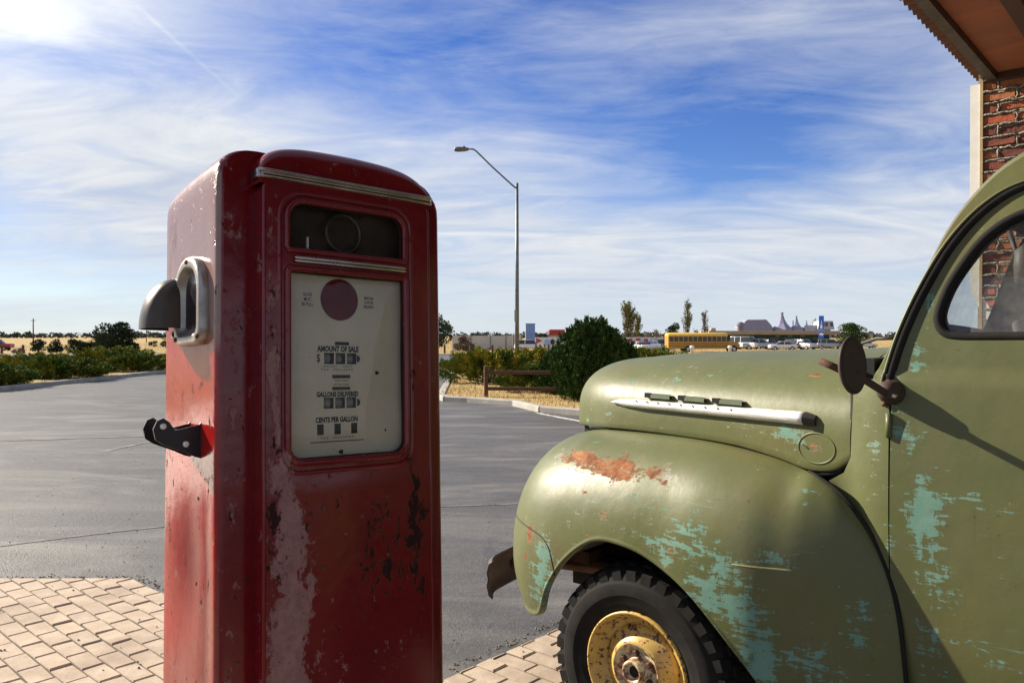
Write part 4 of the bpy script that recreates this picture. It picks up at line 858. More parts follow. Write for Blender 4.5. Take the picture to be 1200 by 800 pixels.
for j in range(46):
    h0 = .02 + j * .079
    for i in range(14):
        s0 = WS + .02 + i * .222 - (.111 if j % 2 else 0); s1 = s0 + .205
        if s1 < WS + .05: continue
        s0 = max(s0, WS + .02); a = random.gauss(0, .003); z = [random.gauss(0, .0022) for _ in range(8)]; d = .012 + random.gauss(0, .004); c = .006
        lo, hi = h0 + .006, h0 + .063
        mb.add([T(s0 + z[0], WN - .01, lo), T(s1 + z[1], WN - .01, lo + z[5]), T(s1 + z[2], WN - .01, hi + z[6]), T(s0 + z[3], WN - .01, hi + z[7]),
                T(s0 + c + z[0], WN + d, lo + c + a), T(s1 - c + z[1], WN + d + z[4], lo + c + a + z[5]), T(s1 - c + z[2], WN + d, hi - c + a + z[6]), T(s0 + c + z[3], WN + d, hi - c + a + z[7])],
               [(4, 5, 6, 7), (0, 1, 5, 4), (1, 2, 6, 5), (2, 3, 7, 6), (3, 0, 4, 7)])
        # squeezed-out mortar lumps along the bed
        if h0 > 1.4 and s0 < 1.6:
            k = 9; P = [T(s0 + (s1 - s0 + .014) * q / (k - 1), WN + .012 + random.uniform(.002, .010), hi + .011 + random.gauss(0, .0035)) for q in range(k)]
            jt.tube(P, [random.uniform(.0045, .0105) for _ in P], 6)
            P = [T(s1 + .008 + random.gauss(0, .003), WN + .010 + random.uniform(.0, .01), lo - .004 + (hi - lo + .01) * q / 4) for q in range(5)]; jt.tube(P, [random.uniform(.005, .010) for _ in P], 6)
core = MB().box(T(4.24, WN - .15, 1.85), (8.0, .30, 3.7)).build('wall', MORTAR, bld)
mb.build('brick_facing', BRICK, core, fix=False); jt.build('mortar_joints', MORTAR, core, True)
def m_brick2(t, b):
    o = obj_co(t); mp = t.n('ShaderNodeMapping', {'Vector': o, 'Rotation': (rad(90), 0, 0)}).outputs[0]
    bt = t.n('ShaderNodeTexBrick', {'Vector': mp, 'Color1': (.30, .08, .045, 1), 'Color2': (.18, .06, .042, 1), 'Mortar': (.30, .26, .20, 1), 'Scale': 1., 'Mortar Size': .008, 'Brick Width': .222, 'Row Height': .079})
    t.put(b.inputs['Base Color'], bt.outputs['Color']); bump(t, b, bt.outputs['Fac'], -.5, .01)
MB().box(T(5.75, WN + .006, 1.85), (4.9, .012, 3.66)).build('brick_facing', mat('far_brick', rough=.9, build=m_brick2), core)
MB().box(T(WS - .004, WN - 2.6, 1.85), (.012, 4.6, 3.66)).build('side_facing', mat('side_brick', (.27, .075, .045), .9), core)
WHITE = worn('white_paint', (.78, .76, .70), (.66, .63, .56), .5, scale=8, bmp=.1)
dsp = MB(); dp_ = [(3.32, 0), (1.95, 0), (1.86, .012), (1.74, .075), (1.64, .085), (.1, .085)]
for (h, o1), (h2, o2) in zip(dp_, dp_[1:]):
    a, w, n0, n1 = WS - .018, .062, WN - .045, WN + .018
    vs = [T(a + o1 - w / 2 * q, n, h) for q, n in ((1, n0), (1, n1), (-1, n1), (-1, n0))] + [T(a + o2 - w / 2 * q, n, h2) for q, n in ((1, n0), (1, n1), (-1, n1), (-1, n0))]
    dsp.add(vs, [(i, (i + 1) % 4, 4 + (i + 1) % 4, 4 + i) for i in range(4)])
dsp.build('downspout', WHITE, bld)
MB().box(T(WS + .022, WN + .010, 2.4), (.018, .03, 2.2)).build('corner_trim', worn('tan_trim', (.42, .32, .16), (.30, .22, .11), .7), bld)
# canopy, its unseen outer span lengthened over the truck to block sky light
CH = 3.35; CN0, CN1 = WN, 2.2; CS0, CS1 = .235, 8.0
def m_soffit(t, b):
    o = obj_co(t); n = t.noise(o, 3, 6, .6, .6, sc=(.5, 1.6, 1)); f = t.noise(o, 24, 6, .7); c = t.mix(t.ramp(n, .35, .68), (.36, .12, .050), (.235, .085, .042)); c = t.mix(t.ramp(f, .58, .72), c, (.20, .09, .05)); t.put(b.inputs['Base Color'], c); bump(t, b, f, .2, .004)
SOFF = mat('rusty_soffit', rough=.7, build=m_soffit)
BEAM = worn('dark_beam', (.055, .028, .020), (.09, .045, .03), .7, scale=10)
can = bpy.data.objects.new('canopy', None); COL.objects.link(can); can.parent = bld
ns = np.arange(CN0 - .3, CN1 + .001, .0108)
wav = lambda n: CH + .052 + .018 * math.sin(n * 2 * math.pi / .0865)
sh_ = MB().grid([[T(s, n, wav(n) + .02 * 0) for n in ns] for s in (CS0 - .035, CS0 + .3, 2., CS1)]).build('corrugated_sheet', worn('rusted_sheet', (.20, .085, .045), (.12, .06, .04), .6, .3, scale=6), can, True); solid(sh_, .003)
MB().box(T(CS0 + .095, (CN0 + CN1) / 2, CH - .002), (.060, CN1 - CN0, .055)).build('edge_channel', worn('weathered_steel', (.10, .085, .068), (.065, .055, .045), .6, .3, scale=10), can)
for k in range(14):
    a = CS0 + .127 + k * .56; MB().box(T(a + .279, (CN0 + CN1) / 2, CH + .022 + .0015 * (k % 2)), (.556, CN1 - CN0, .012)).build('soffit_board', SOFF, can)
for a in (.475, 2.2, 4.0, 5.8): bevel(MB().box(T(CS0 + a - .02, (CN0 + .1 + CN1) / 2, CH - .022), (.085, CN1 - CN0 - .1, .075)).build('beam', BEAM, can), .004)
MB().box(T((CS0 + .085 + CS1) / 2, CN0 + .03, CH - .012), (CS1 - CS0 - .085, .055, .055)).build('ledger', BEAM, can)
MB().box(T((CS0 + CS1) / 2, CN1 + .02, CH + .01), (CS1 - CS0, .04, .11)).build('fascia', BEAM, can)
for a in (4.4, 7.7): MB().tube([T(a, CN1 - .1, 0.02), T(a, CN1 - .1, CH - .04)], .05, 12).build('post', BEAM, can, True)

# ---------------------------------------------------------------- street lamp
gal = worn('galvanised', (.17, .18, .19), (.11, .12, .13), .5, .6, scale=3)
lx, ly = .27, 42.; lz = zt(ly)
lamp = thing('street_lamp', 'tall grey street lamp with slanted arm and cobra head, rising behind the junipers', 'street lamp', (lx, ly, lz))
topz = EYE + (393 - 215) / 920 * ly - lz
MB().tube([(0, 0, 0), (0, 0, topz * .5), (0, 0, topz)], [.12, .10, .075], 14).build('pole', gal, lamp, True)
MB().lathe([(.22, 0), (.22, .04), (.15, .06), (.12, .2)], (0, 0, .1), (0, 0, 1), 16).build('base', gal, lamp, True)
dxa = lambda px: (px - 606) / 920 * ly
dza = lambda py: EYE + (393 - py) / 920 * ly - lz
MB().tube([(0, 0, dza(221)), (dxa(603.5), 0, dza(220)), (dxa(600), 0, dza(217)), (dxa(578), 0, dza(197)), (dxa(558), 0, dza(177.5)), (dxa(555), 0, dza(175.5)), (dxa(549), 0, dza(175))], .045, 10).build('arm', gal, lamp, True)
hd = MB(); hd.grid([[(dxa(550) - L * .78, w * .17 * wf, dza(175.3) + hh * hf) for w, hh in ((0, .13), (.7, .10), (1, .0), (.8, -.11), (0, -.15), (-.8, -.11), (-1, .0), (-.7, .10), (0, .13))] for L, wf, hf in ((0, .25, .35), (.12, .6, .7), (.35, 1, .9), (.75, 1, 1), (.98, .8, .9), (1.03, .3, .4))])
hdo = hd.build('lamp_head', worn('lamp_metal', (.16, .15, .14), (.10, .095, .09), .5, .3), lamp, True)
MB().tube([(dxa(544), 0, dza(175)), (dxa(544), 0, dza(171.6))], .045, 8).build('photocell', DARK, hdo)
MB().tube([(dxa(606), -.11, dza(374)), (dxa(606), -.11, dza(378))], .03).build('strap', gal, lamp)
bevel(MB().box((dxa(604.4), -.03, dza(370)), (.14, .18, .62)).build('control_box', worn('box_paint', (.26, .27, .24), (.2, .21, .19), .6), lamp), .01)
for q in (340, 346, 352): MB().box((dxa(605), -.06, dza(q)), (.10, .10, .06)).build('bracket', gal, lamp)

# ---------------------------------------------------------------- foliage
def leafmat(name, c1, c2, c3=None, tr=.25):
    def f(t, b):
        r = t.n('ShaderNodeNewGeometry').outputs['Random Per Island']; o = obj_co(t); c = t.mix(r, c1, c2)
        if c3: c = t.mix(t.ramp(t.m('ADD', t.noise(o, 2.1, 3, .6), t.m('MULTIPLY', r, .12)), .52, .66), c, c3)
        t.put(b.inputs['Base Color'], c)
    return mat(name, c1, .85, 0, .06, f)
def leaves(P, D, L, Wd, jit=.5):
    """P points, D growth directions; returns quads as arrays"""
    n = len(P); D = D + RNG.normal(0, jit, (n, 3)); D /= np.linalg.norm(D, axis=1)[:, None]; S = np.cross(D, RNG.normal(0, 1, (n, 3))); S /= np.linalg.norm(S, axis=1)[:, None] + 1e-9
    L = L * RNG.uniform(.6, 1.3, (n, 1)); Wd = Wd * RNG.uniform(.6, 1.3, (n, 1))
    V = np.stack([P - S * Wd * .5, P + D * L * .55 - S * Wd * .55, P + D * L, P + D * L * .5 + S * Wd * .5], 1).reshape(-1, 3)
    return V
def leafmesh(name, V, m, parent=None):
    n = len(V) // 4; me = bpy.data.meshes.new(name); me.vertices.add(len(V)); me.vertices.foreach_set('co', V.astype(np.float32).ravel()); me.loops.add(4 * n); me.loops.foreach_set('vertex_index', np.arange(4 * n, dtype=np.int32))
    me.polygons.add(n); me.polygons.foreach_set('loop_start', np.arange(0, 4 * n, 4, dtype=np.int32)); me.polygons.foreach_set('loop_total', np.full(n, 4, np.int32)); me.update(calc_edges=True)
    return link(name, me, m, parent)
BARK = worn('bark', (.10, .075, .055), (.06, .045, .035), .9, scale=12, bmp=.6, bd=.02)
JUN = leafmat('juniper_green', (.040, .080, .014), (.085, .130, .022), (.19, .18, .025))
JUNL = leafmat('juniper_golden_tips', (.050, .095, .016), (.115, .155, .024), (.30, .235, .025))  # golden new growth, its colour brightened to suggest sunlit tops
ARB = leafmat('upright_juniper', (.026, .056, .014), (.060, .095, .020))
def juniper(x, y, rx, ry, h, label, m, n=9000, group=None, leaf=.11, name='juniper_bush', arms=46):
    """spreading juniper: a mound of overlapping feathery plates, each plate tilted up and outwards"""
    r = thing(name, label, 'shrub', (x, y, zt(y) + .1), 0, group); P = []; D = []; st = MB(); arms = arms * 3; n = int(n * 1.35); m_ = n // arms
    lob = RNG.uniform(0, 6.28, 3)
    for k in range(arms):
        a = RNG.uniform(0, 2 * math.pi); q = RNG.uniform(.0, 1) ** .55; lobe = 1 + .16 * math.sin(2 * a + lob[0]) + .12 * math.sin(3 * a + lob[1])
        top = h * (1 - .72 * q ** 2.4) * RNG.uniform(.62, 1.0); e = np.array([math.cos(a) * rx * q * lobe, math.sin(a) * ry * q * lobe, top])
        o_ = np.array([math.cos(a), math.sin(a), .42]); L = RNG.uniform(.35, .6) * min(rx, 1.6) * .8; f = RNG.uniform(0, 1, m_) ** .8; wd = (1 - f) * .34 * L + .04; sd = np.array([-math.sin(a), math.cos(a), 0])
        p = e + np.outer(f * L, o_) - np.outer(np.ones(m_) * L * .5, o_) + np.outer(RNG.uniform(-1, 1, m_) * wd, sd) + np.outer(RNG.normal(0, .035, m_) - .06 * RNG.uniform(0, 1, m_) ** 3 * h * 3, [0, 0, 1])
        p[:, 2] = np.maximum(p[:, 2], .02); P.append(p); D.append(np.tile(o_ + [0, 0, .15], (m_, 1)))
        if k % 8 == 0: st.tube([(0, 0, 0), tuple(e * [.4, .4, .5]), tuple(e * [.8, .8, .85])], [.03, .02, .008], 5)
    leafmesh('foliage', leaves(np.concatenate(P), np.concatenate(D), leaf, leaf * .30, .38), m, r); st.build('stem', BARK, r); return r
LG = 'spreading junipers along the left kerb'
juniper(-15.8, 23.0, 1.35, 1.7, .55, 'low dark green juniper at the left edge of the photo, nearest on its kerb', JUN, 22000, LG)
juniper(-15.75, 27.6, 1.35, 1.5, .64, 'wide golden green juniper on the left kerb, just right of the nearest one', JUN, 20000, LG)
juniper(-17.2, 33.6, 2.0, 2.0, .92, 'tallest yellow tipped juniper mound on the left kerb, left of the red pump', JUNL, 20000, LG)
juniper(-15.5, 32.4, 1.0, 1.25, .66, 'dark rounded juniper on the left kerb, between the tall mound and the pump', JUN, 13000, LG)
juniper(-15.6, 37.6, 1.2, 1.3, .72, 'farthest juniper on the left kerb, partly behind the red pump', JUN, 11000, LG)
juniper(-19.6, 32.0, 2.0, 1.6, .66, 'low juniper with reddish tips behind the wide golden green one on the left island', JUNL, 12000, LG)
juniper(-.72, 24.6, 1.45, 1.4, 1.0, 'low golden tipped spreading juniper at the left end of the dry grass island', JUNL, 26000, leaf=.085)
juniper(.75, 26.5, 1.2, 1.2, .98, 'yellow tipped juniper between the lamp post and the tall dark shrub', JUNL, 14000, leaf=.09)
juniper(.70, 20.6, .95, .8, .60, 'low dark juniper behind the wooden rail fence', JUN, 15000, leaf=.075)
juniper(5.9, 33, 1.6, 1.4, .92, 'low trimmed green shrub showing just over the truck hood', JUN, 10000)
def upright(x, y, r, h, label):
    o = thing('upright_juniper', label, 'shrub', (x, y, zt(y) + .1)); P = []; D = []; ph = RNG.uniform(0, 6.28, 3)
    for k in range(640):
        a = RNG.uniform(0, 2 * math.pi); zf = RNG.beta(1.1, 1.15); prof = math.sqrt(max(.0, 1 - max(0, (zf - .25) / .75) ** 2.1)) if zf > .25 else .90 + .4 * zf
        rr = r * prof * (1 + .14 * math.sin(2 * a + ph[0] + 3 * zf) + .10 * math.sin(5 * a + ph[1])) * RNG.uniform(.60, 1.03); L = h * RNG.uniform(.08, .17); m_ = 60
        f = RNG.uniform(0, 1, m_); c = np.array([math.cos(a) * rr, math.sin(a) * rr, zf * h * .92]); top = np.array([math.cos(a) * .22, math.sin(a) * .22, 1.]); p = c + np.outer(f * L, top) + RNG.normal(0, 1, (m_, 3)) * np.outer(1.15 - f, np.array([.05, .05, .03])) * r
        p[:, 2] = np.maximum(p[:, 2], .02); P.append(p); D.append(np.tile(np.array([math.cos(a) * .5, math.sin(a) * .5, .9]), (m_, 1)))
    leafmesh('foliage', leaves(np.concatenate(P), np.concatenate(D), .085, .026, .42), ARB, o); MB().tube([(0, 0, -.1), (0, 0, h * .7)], [.09, .03], 8).build('trunk', BARK, o); return o
upright(1.78, 17.75, .74, 1.76, 'tall dark green upright juniper by the rail fence, left of the truck hood')
upright(1.25, 19.4, .50, 1.15, 'mid height feathery juniper leaning out left of the tall upright one')
upright(2.35, 18.3, .62, 1.35, 'shorter dark juniper tucked behind the tall upright one')
# dry grass on the islands
def grass(name, pts, hh, label=None):
    n = len(pts); D = np.tile([0, 0, 1.], (n, 1)); V = leaves(pts, D, hh, hh * .09, .55); o = leafmesh(name, V, leafmat('dry_blades', (.44, .30, .12), (.34, .24, .10), (.50, .38, .18))); return tag(o, kind='stuff')
n = 26000; q = np.stack([RNG.uniform(-1.8, 9, n), RNG.uniform(12.4, 30, n)], 1); q = np.array([p for p in q if inpoly(p[0], p[1], [(a, b_) for a, b_ in RI]) and RNG.uniform() < (.85 if p[1] < 22 else .4)])
cl = np.sin(q[:, 0] * 3.1 + 1.3 * np.sin(q[:, 1] * 2.2)) * np.sin(q[:, 1] * 2.7); q = q[cl > -.55]
grass('dry_grass_blades', np.column_stack([q, [zt(v) + .09 for v in q[:, 1]]]), .13)
n = 16000; q = np.stack([RNG.uniform(-40, -14.7, n), RNG.uniform(20, 60, n)], 1); q = np.array([p for p in q if inpoly(p[0], p[1], LI)])
grass('dry_grass_blades', np.column_stack([q, [zt(v) + .08 for v in q[:, 1]]]), .17)
n = 30000; q = np.stack([RNG.uniform(-110, 110, n), RNG.uniform(105, 260, n) ** 1.], 1); grass('dry_grass_blades', np.column_stack([q, [zt(v) - .02 for v in q[:, 1]]]), .42)

# ---------------------------------------------------------------- rail fence on the island and old posts beyond the road
WOOD = worn('weathered_wood', (.125, .052, .030), (.075, .035, .024), .85, scale=9, bmp=.6, bd=.01)
fn = thing('rail_fence', 'low brown wooden two-rail fence on the dry grass island beside the upright juniper', 'fence', (-.62, 18.75, zt(18.7) + .1))
for x in (0, 2.0, 4.0): bevel(MB().box((x, -.12 * x, .36), (.095, .095, .76), rad(8)).build('post', WOOD, fn), .01)
for z in (.20, .60):
    for k in range(2): bevel(MB().box((1. + 2 * k, -.12 * (1 + 2 * k), z + random.uniform(-.01, .01)), (1.93, .05, .085), math.atan(-.12)).build('rail', WOOD, fn), .008)
def G_(px, y): return ((px - 600) / 920 * y, y, zt(y))
pg = 'old wooden posts beyond the road'
for px, lab in ((521, 'short brown wooden post beyond the road, just right of the pump'), (551, 'brown wooden post left of the fallen rail'), (27, 'thin brown post near a pile of rocks at far left'), (2, 'dark post at the far left edge beyond the road')):
    p = G_(px, 107); o = bevel(MB().box((0, 0, .55), (.26, .26, 1.25), rad(10)).build('wooden_post', WOOD), .02); o.location = p; tag(o, lab, 'post', pg)
p = G_(577, 107); po = thing('wooden_post', 'brown wooden post with a broken rail slanting down to its left', 'post', p, 0, pg); bevel(MB().box((0, 0, .55), (.26, .26, 1.25), rad(10)).build('post', WOOD, po), .02)
MB().tube([(-.1, -.05, .85), (-1.6, 0, .18)], .07, 8).build('fallen_rail', WOOD, po, True)
o = MB().tube([(-.2, 0, .12), (1.6, .1, .3)], .07, 8).build('fallen_rail', WOOD, None, True); o.location = G_(556, 107); tag(o, 'fallen brown rail lying in the grass between two posts', 'rail')
for i, (px, y) in enumerate(((20, 112), (24, 111))):
    o = MB().lathe([(0, .0), (.6, .05), (.75, .35), (.5, .7), (0, .85)], (0, 0, -.05), (0, 0, 1), 9).build('rock', worn('brown_rock', (.16, .09, .06), (.10, .06, .045), .9, scale=2)); o.location = G_(px, y); o.rotation_euler = (0, 0, i); o.scale = (1.2 - .4 * i, .8, .8 + .2 * i)
    tag(o, ['broad brown rock in the grass at far left', 'narrow brown rock beside the thin post at far left'][i], 'rock')

# ---------------------------------------------------------------- trees, hedges and things in the distance
def crown_tree(x, y, h, r, label, m, n=2600, leaf=.28, trunk=.25, cat='tree', name='tree', base=.25, clumps=16, group=None, flat=1.):
    o = thing(name, label, cat, (x, y, zt(y)), 0, group); C_ = []; tb = MB(); tb.tube([(0, 0, -.2), (.02 * h, 0, h * base), (0, 0, h * .75)], [trunk, trunk * .75, trunk * .2], 8)
    P = []; D = []
    for k in range(clumps):
        a = RNG.uniform(0, 2 * math.pi); e = RNG.uniform(0, 1); zc = h * (base + (1 - base) * (.12 + .80 * e)); rr = r * math.sqrt(max(.05, 1 - (2 * e - .85) ** 2 / 1.4)) * RNG.uniform(.35, .85); c = np.array([math.cos(a) * rr, math.sin(a) * rr, zc])
        cr = r * RNG.uniform(.28, .46); m_ = n // clumps; v = RNG.normal(0, 1, (m_, 3)); v /= np.linalg.norm(v, axis=1)[:, None]; p = c + v * (RNG.uniform(.35, 1, (m_, 1)) ** .6) * cr * np.array([1, 1, .75 * flat]); P.append(p); D.append(v + [0, 0, .3])
        tb.tube([(0, 0, h * base * .8), tuple(c * .6 + np.array([0, 0, h * base * .2])), tuple(c)], [trunk * .4, trunk * .25, .02], 5)
    leafmesh('crown', leaves(np.concatenate(P), np.concatenate(D), leaf, leaf * .6, .6), m, o); tb.build('trunk', BARK, o); return o
OLIVE = leafmat('olive_leaves', (.055, .075, .030), (.10, .12, .05)); DKG = leafmat('dark_leaves', (.022, .038, .020), (.045, .062, .026)); GREY = leafmat('grey_brown_twigs', (.12, .09, .065), (.17, .13, .09)); YEL = leafmat('autumn_leaves', (.20, .165, .035), (.15, .14, .045), (.11, .12, .04)); MID = leafmat('mid_green_leaves', (.035, .065, .018), (.065, .095, .028))
def at(px, y): return (px - 600) / 920 * y
crown_tree(at(508, 98), 98, 4.9, 2.4, 'olive green tree standing just right of the red pump', OLIVE, 3200, .30, name='broadleaf_tree', base=.12, clumps=22)
crown_tree(at(545, 118), 118, 2.0, 1.5, 'round grey brown bush in front of the pale wall', GREY, 1400, .3, .1, 'bush', 'bare_bush', .05)
crown_tree(at(131, 112), 112, 4.6, 2.9, 'dark spreading evergreen tree on the left horizon, left of the pump', DKG, 4200, .38, name='evergreen_tree', base=.08, clumps=26)
hl = 'rounded hedge bushes beyond the road'
for px, w, h, lab in ((45, 1.0, 1.75, 'small domed dark bush beyond the road, leftmost of its row'), (65, 1.1, 1.8, 'second dark bush from the left beyond the road'), (87, 1.5, 1.75, 'third dark bush beyond the road, left of the evergreen tree'), (101, 1.0, 1.55, 'narrow bush beyond the road, tucked left of the evergreen tree'), (154, 1.1, 1.75, 'dark bush beyond the road just right of the evergreen tree'), (119, 1.2, 1.5, 'dense dark bush under the left side of the evergreen tree')):
    crown_tree(at(px, 113), 113, h, w, lab, DKG, 1300, .24, .08, 'bush', 'round_bush', .0, 12, hl)
crown_tree(at(195, 150), 150, 2.8, 1.4, 'small dark bush far off against the sky, left of the pump lamp shield', DKG, 700, .3, .1, 'bush', 'round_bush', .0, 8)
crown_tree(at(180, 170), 170, 1.4, .9, 'tiny dark bush alone in the yellow field', DKG, 400, .25, .1, 'bush', 'round_bush', .0, 6)
# far tree line: one mass
P = []; D = []
for k in range(560):
    y = RNG.uniform(700, 1150); x = RNG.uniform(-.80, .62) * y; r = RNG.uniform(2.0, 5.0); hh = RNG.uniform(2.2, 5.0); v = RNG.normal(0, 1, (50, 3)); v /= np.linalg.norm(v, axis=1)[:, None]; v[:, 2] = np.abs(v[:, 2]); P.append(np.array([x, y, -.9]) + v * np.array([r, r, hh])); D.append(v)
tag(leafmesh('far_woodland', leaves(np.concatenate(P), np.concatenate(D), 2.2, 1.6, .6), leafmat('far_leaves', (.050, .058, .045), (.075, .078, .058))), kind='stuff')
# poplars and bare trees
def poplar(x, y, h, w, label, m, n, cat='tree', name='poplar_tree', group=None, bare=.35):
    o = thing(name, label, cat, (x, y, zt(y)), 0, group); tb = MB(); tb.tube([(0, 0, 0), (0, 0, h * .5), (.02 * h, 0, h * .97)], [.16, .10, .02], 7); P = []; D = []
    for k in range(30):
        z0 = h * RNG.uniform(.12, .80); a = RNG.uniform(0, 2 * math.pi); L = (h - z0) * RNG.uniform(.3, .75); rr = w * RNG.uniform(.4, 1) * (1 - .6 * z0 / h); e = np.array([math.cos(a) * rr, math.sin(a) * rr, z0 + L]); s_ = np.array([0, 0, z0]); tb.tube([tuple(s_), tuple(s_ * .5 + e * .5 + np.array([math.cos(a), math.sin(a), 0]) * rr * .25), tuple(e)], [.05, .035, .012], 4)
        m_ = n // 30; f = RNG.beta(1.3, 1.1, m_); lowb = (z0 / h < 1 - bare) or RNG.uniform() < .35
        if lowb: P.append(s_ + np.outer(f, e - s_) + RNG.normal(0, .16, (m_, 3))); D.append(np.tile(e - s_, (m_, 1)))
    leafmesh('crown', leaves(np.concatenate(P), np.concatenate(D) + [0, 0, .5], .30, .16, .7), m, o); tb.build('trunk', BARK, o)
    return o
PG = 'thin poplars behind the bus lot'
poplar(at(736, 150), 150, 9.8, 1.9, 'yellow leaved poplar left of the bus, tallest above the mural wall', YEL, 3400, group=PG)
poplar(at(746, 152), 152, 7.4, 1.4, 'thinner brownish poplar just right of the yellow one over the mural wall', YEL, 1500, group=PG, bare=.5)
poplar(at(805, 150), 150, 10.0, 1.2, 'tall narrow poplar rising behind the bus', YEL, 1700, group=PG, bare=.6)
poplar(at(826, 152), 152, 7.8, 1.2, 'bare pointed poplar behind the front half of the bus', GREY, 1100, group=PG, bare=.7)
poplar(at(955, 210), 210, 7.6, .8, 'single pale poplar behind the blue sign', YEL, 700, group=PG)
for px, h, w, lab in ((770, 3.9, 1.8, 'low bare grey tree left of the dark conifer'), (760, 3.5, 1.5, 'low bare grey tree near the mural wall end'), (817, 4.0, 1.3, 'bare grey tree between the two poplars behind the bus'), (1015, 3.4, 1.6, 'bare grey tree right of the round green tree')):
    poplar(at(px, 165), 165, h, w, lab, GREY, 260, name='bare_tree', group='bare trees on the horizon')
crown_tree(at(790, 160), 160, 5.0, 1.6, 'dark pointed conifer behind the rear of the bus', DKG, 1600, .35, name='conifer_tree', base=.05)
crown_tree(at(718, 140), 140, 3.6, 1.5, 'green tree left of the yellow poplar, behind the upright juniper', MID, 1200, .32, name='broadleaf_tree', base=.2)
crown_tree(at(705, 141), 141, 3.8, 1.7, 'green tree right behind the top of the upright juniper', MID, 1200, .32, name='broadleaf_tree', base=.2)
crown_tree(at(668, 130), 130, 3.7, 1.2, 'dark green tree showing left of the upright juniper top', DKG, 1200, .32, name='broadleaf_tree', base=.1)
crown_tree(at(636, 150), 150, 2.9, 1.2, 'dark bushy tree left of the red roof', DKG, 900, .32, name='broadleaf_tree', base=.05)
crown_tree(at(999, 140), 140, 4.5, 2.3, 'round dense green tree on the horizon above the hood, left of the side mirror', MID, 4200, .30, name='broadleaf_tree', base=.1, clumps=30)
# pale wall with thin posts
def slab(name, x0, x1, y, z0, z1, th, m, parent=None): return MB().box(((x0 + x1) / 2, y + th / 2, (z0 + z1) / 2), (x1 - x0, th, z1 - z0)).build(name, m, parent)
y = 130; wl = thing('boundary_wall', 'long pale concrete wall beyond the yellow grass, left of the lamp post', 'wall', (at(530, y), y, zt(y)))
PALEW = worn('pale_wall', (.50, .48, .42), (.42, .40, .35), .85, scale=.6)
x0 = 0; x1 = at(600, y) - at(530, y); x2 = at(612, y) - at(530, y)
slab('panel', x0, x1, 0, -.2, 2.42, .2, PALEW, wl); slab('end_panel', x1 + .01, x2, -.1, -.2, 2.62, .3, worn('bright_wall', (.60, .58, .52), (.52, .50, .44), .85, scale=.6), wl)
for px in (552, 575, 593, 602, 611): MB().tube([(at(px, y) - at(530, y), -.15, -.1), (at(px, y) - at(530, y), -.15, 3.0 if px < 600 else 2.9)], .06, 6).build('post', gal, wl)
# blue tower sign
y = 200; bt = thing('blue_tower', 'plain blue rectangular tower standing beyond the pale wall, right of the lamp post', 'tower', (at(621.5, y), y, zt(y)))
bevel(MB().box((0, 0, 2.9), (2.35, 2.0, 5.0)).build('block', worn('blue_paint', (.10, .20, .46), (.16, .28, .54), .35, scale=.5), bt), .04); MB().box((-.55, -1.02, .5), (.2, .1, 1.0)).build('leg', gal, bt); slab('cornice', -1.25, 1.25, -1.05, 5.3, 5.5, 2.1, worn('blue_cap', (.08, .15, .33), (.10, .18, .36), .5), bt)
slab('white_edge', -1.27, -1.17, -1.03, .5, 5.3, 1.9, WHITE, bt)
# mural wall: painted panels, all abstract
y = 136; mx0 = at(627, y); mw = thing('mural_wall', 'long low white wall with red, blue and black painted shapes, beyond the junipers', 'wall', (mx0, y, zt(y)))
slab('wall', 0, at(792, y) - mx0, 0, -.2, 2.15, .2, worn('mural_white', (.62, .62, .62), (.5, .5, .52), .8, scale=.8), mw)
mc = [mat('mural_red', (.40, .04, .04), .7), mat('mural_blue', (.06, .12, .42), .7), mat('mural_black', (.03, .03, .05), .7), mat('mural_sky', (.25, .40, .65), .7)]
def mural(px, z, w, h, k, sh=0):
    x = at(px, y) - mx0; pts = [(-w, -h), (w, -h), (w, h), (-w, h)] if sh == 0 else ([(-w, -h), (w, 0), (-w, h)] if sh == 1 else [(w * math.cos(a), h * math.sin(a)) for a in np.linspace(0, 6.283, 13)[:-1]])
    MB().add([(x + a, -.006 - .002 * k, z + c) for a, c in pts], [tuple(range(len(pts)))]).build('painted_shape', mc[k], mw)
for a in ((632, 1.55, .55, .50, 0, 1), (641, 1.3, .5, .55, 3, 2), (640, 1.2, .25, .35, 1), (647.5, 1.35, .42, .5, 2, 2), (647.5, 1.4, .2, .25, 0), (729, 1.2, .5, .5, 3), (735, 1.1, .4, .7, 2), (739, 1.6, .3, .35, 0), (743, 1.0, .45, .5, 1), (748, 1.75, .5, .25, 0, 2), (752, 1.2, .35, .5, 3), (757, 1.5, .35, .4, 0), (760, .9, .45, .5, 1), (765, 1.35, .4, .55, 3), (769, 1.6, .35, .35, 0, 2), (774, 1.2, .5, .6, 1), (780, 1.5, .4, .5, 0), (786, 1.2, .5, .6, 2)): mural(*a)
# fence posts before the mural wall
for k, px in enumerate((628, 633, 638, 643, 648)):
    o = bevel(MB().box((0, 0, .55), (.24, .24, 1.3)).build('fence_post', WOOD), .02); o.location = G_(px, 112); tag(o, 'short dark wooden post in the close row before the mural wall', 'post', 'row of posts before the mural wall')
# red roofed hut
y = 150; ht = thing('red_hut', 'small hut with a red roof behind the mural wall', 'building', (at(651, y), y, zt(y)))
slab('wall', -1.4, 1.5, 0, 0, 2.5, 2.5, worn('hut_wall', (.5, .48, .46), (.4, .38, .36), .8, scale=1), ht); MB().prism([(-1.8, 2.5), (2.0, 2.5), (1.7, 3.6), (-1.1, 3.6)], -.3, 2.8, lambda u, v, d: (u, d, v)).build('roof', worn('red_roof', (.36, .035, .035), (.28, .03, .03), .7, scale=1), ht); slab('gable', -1.75, -1.2, -.34, 2.6, 3.3, .05, WHITE, ht)

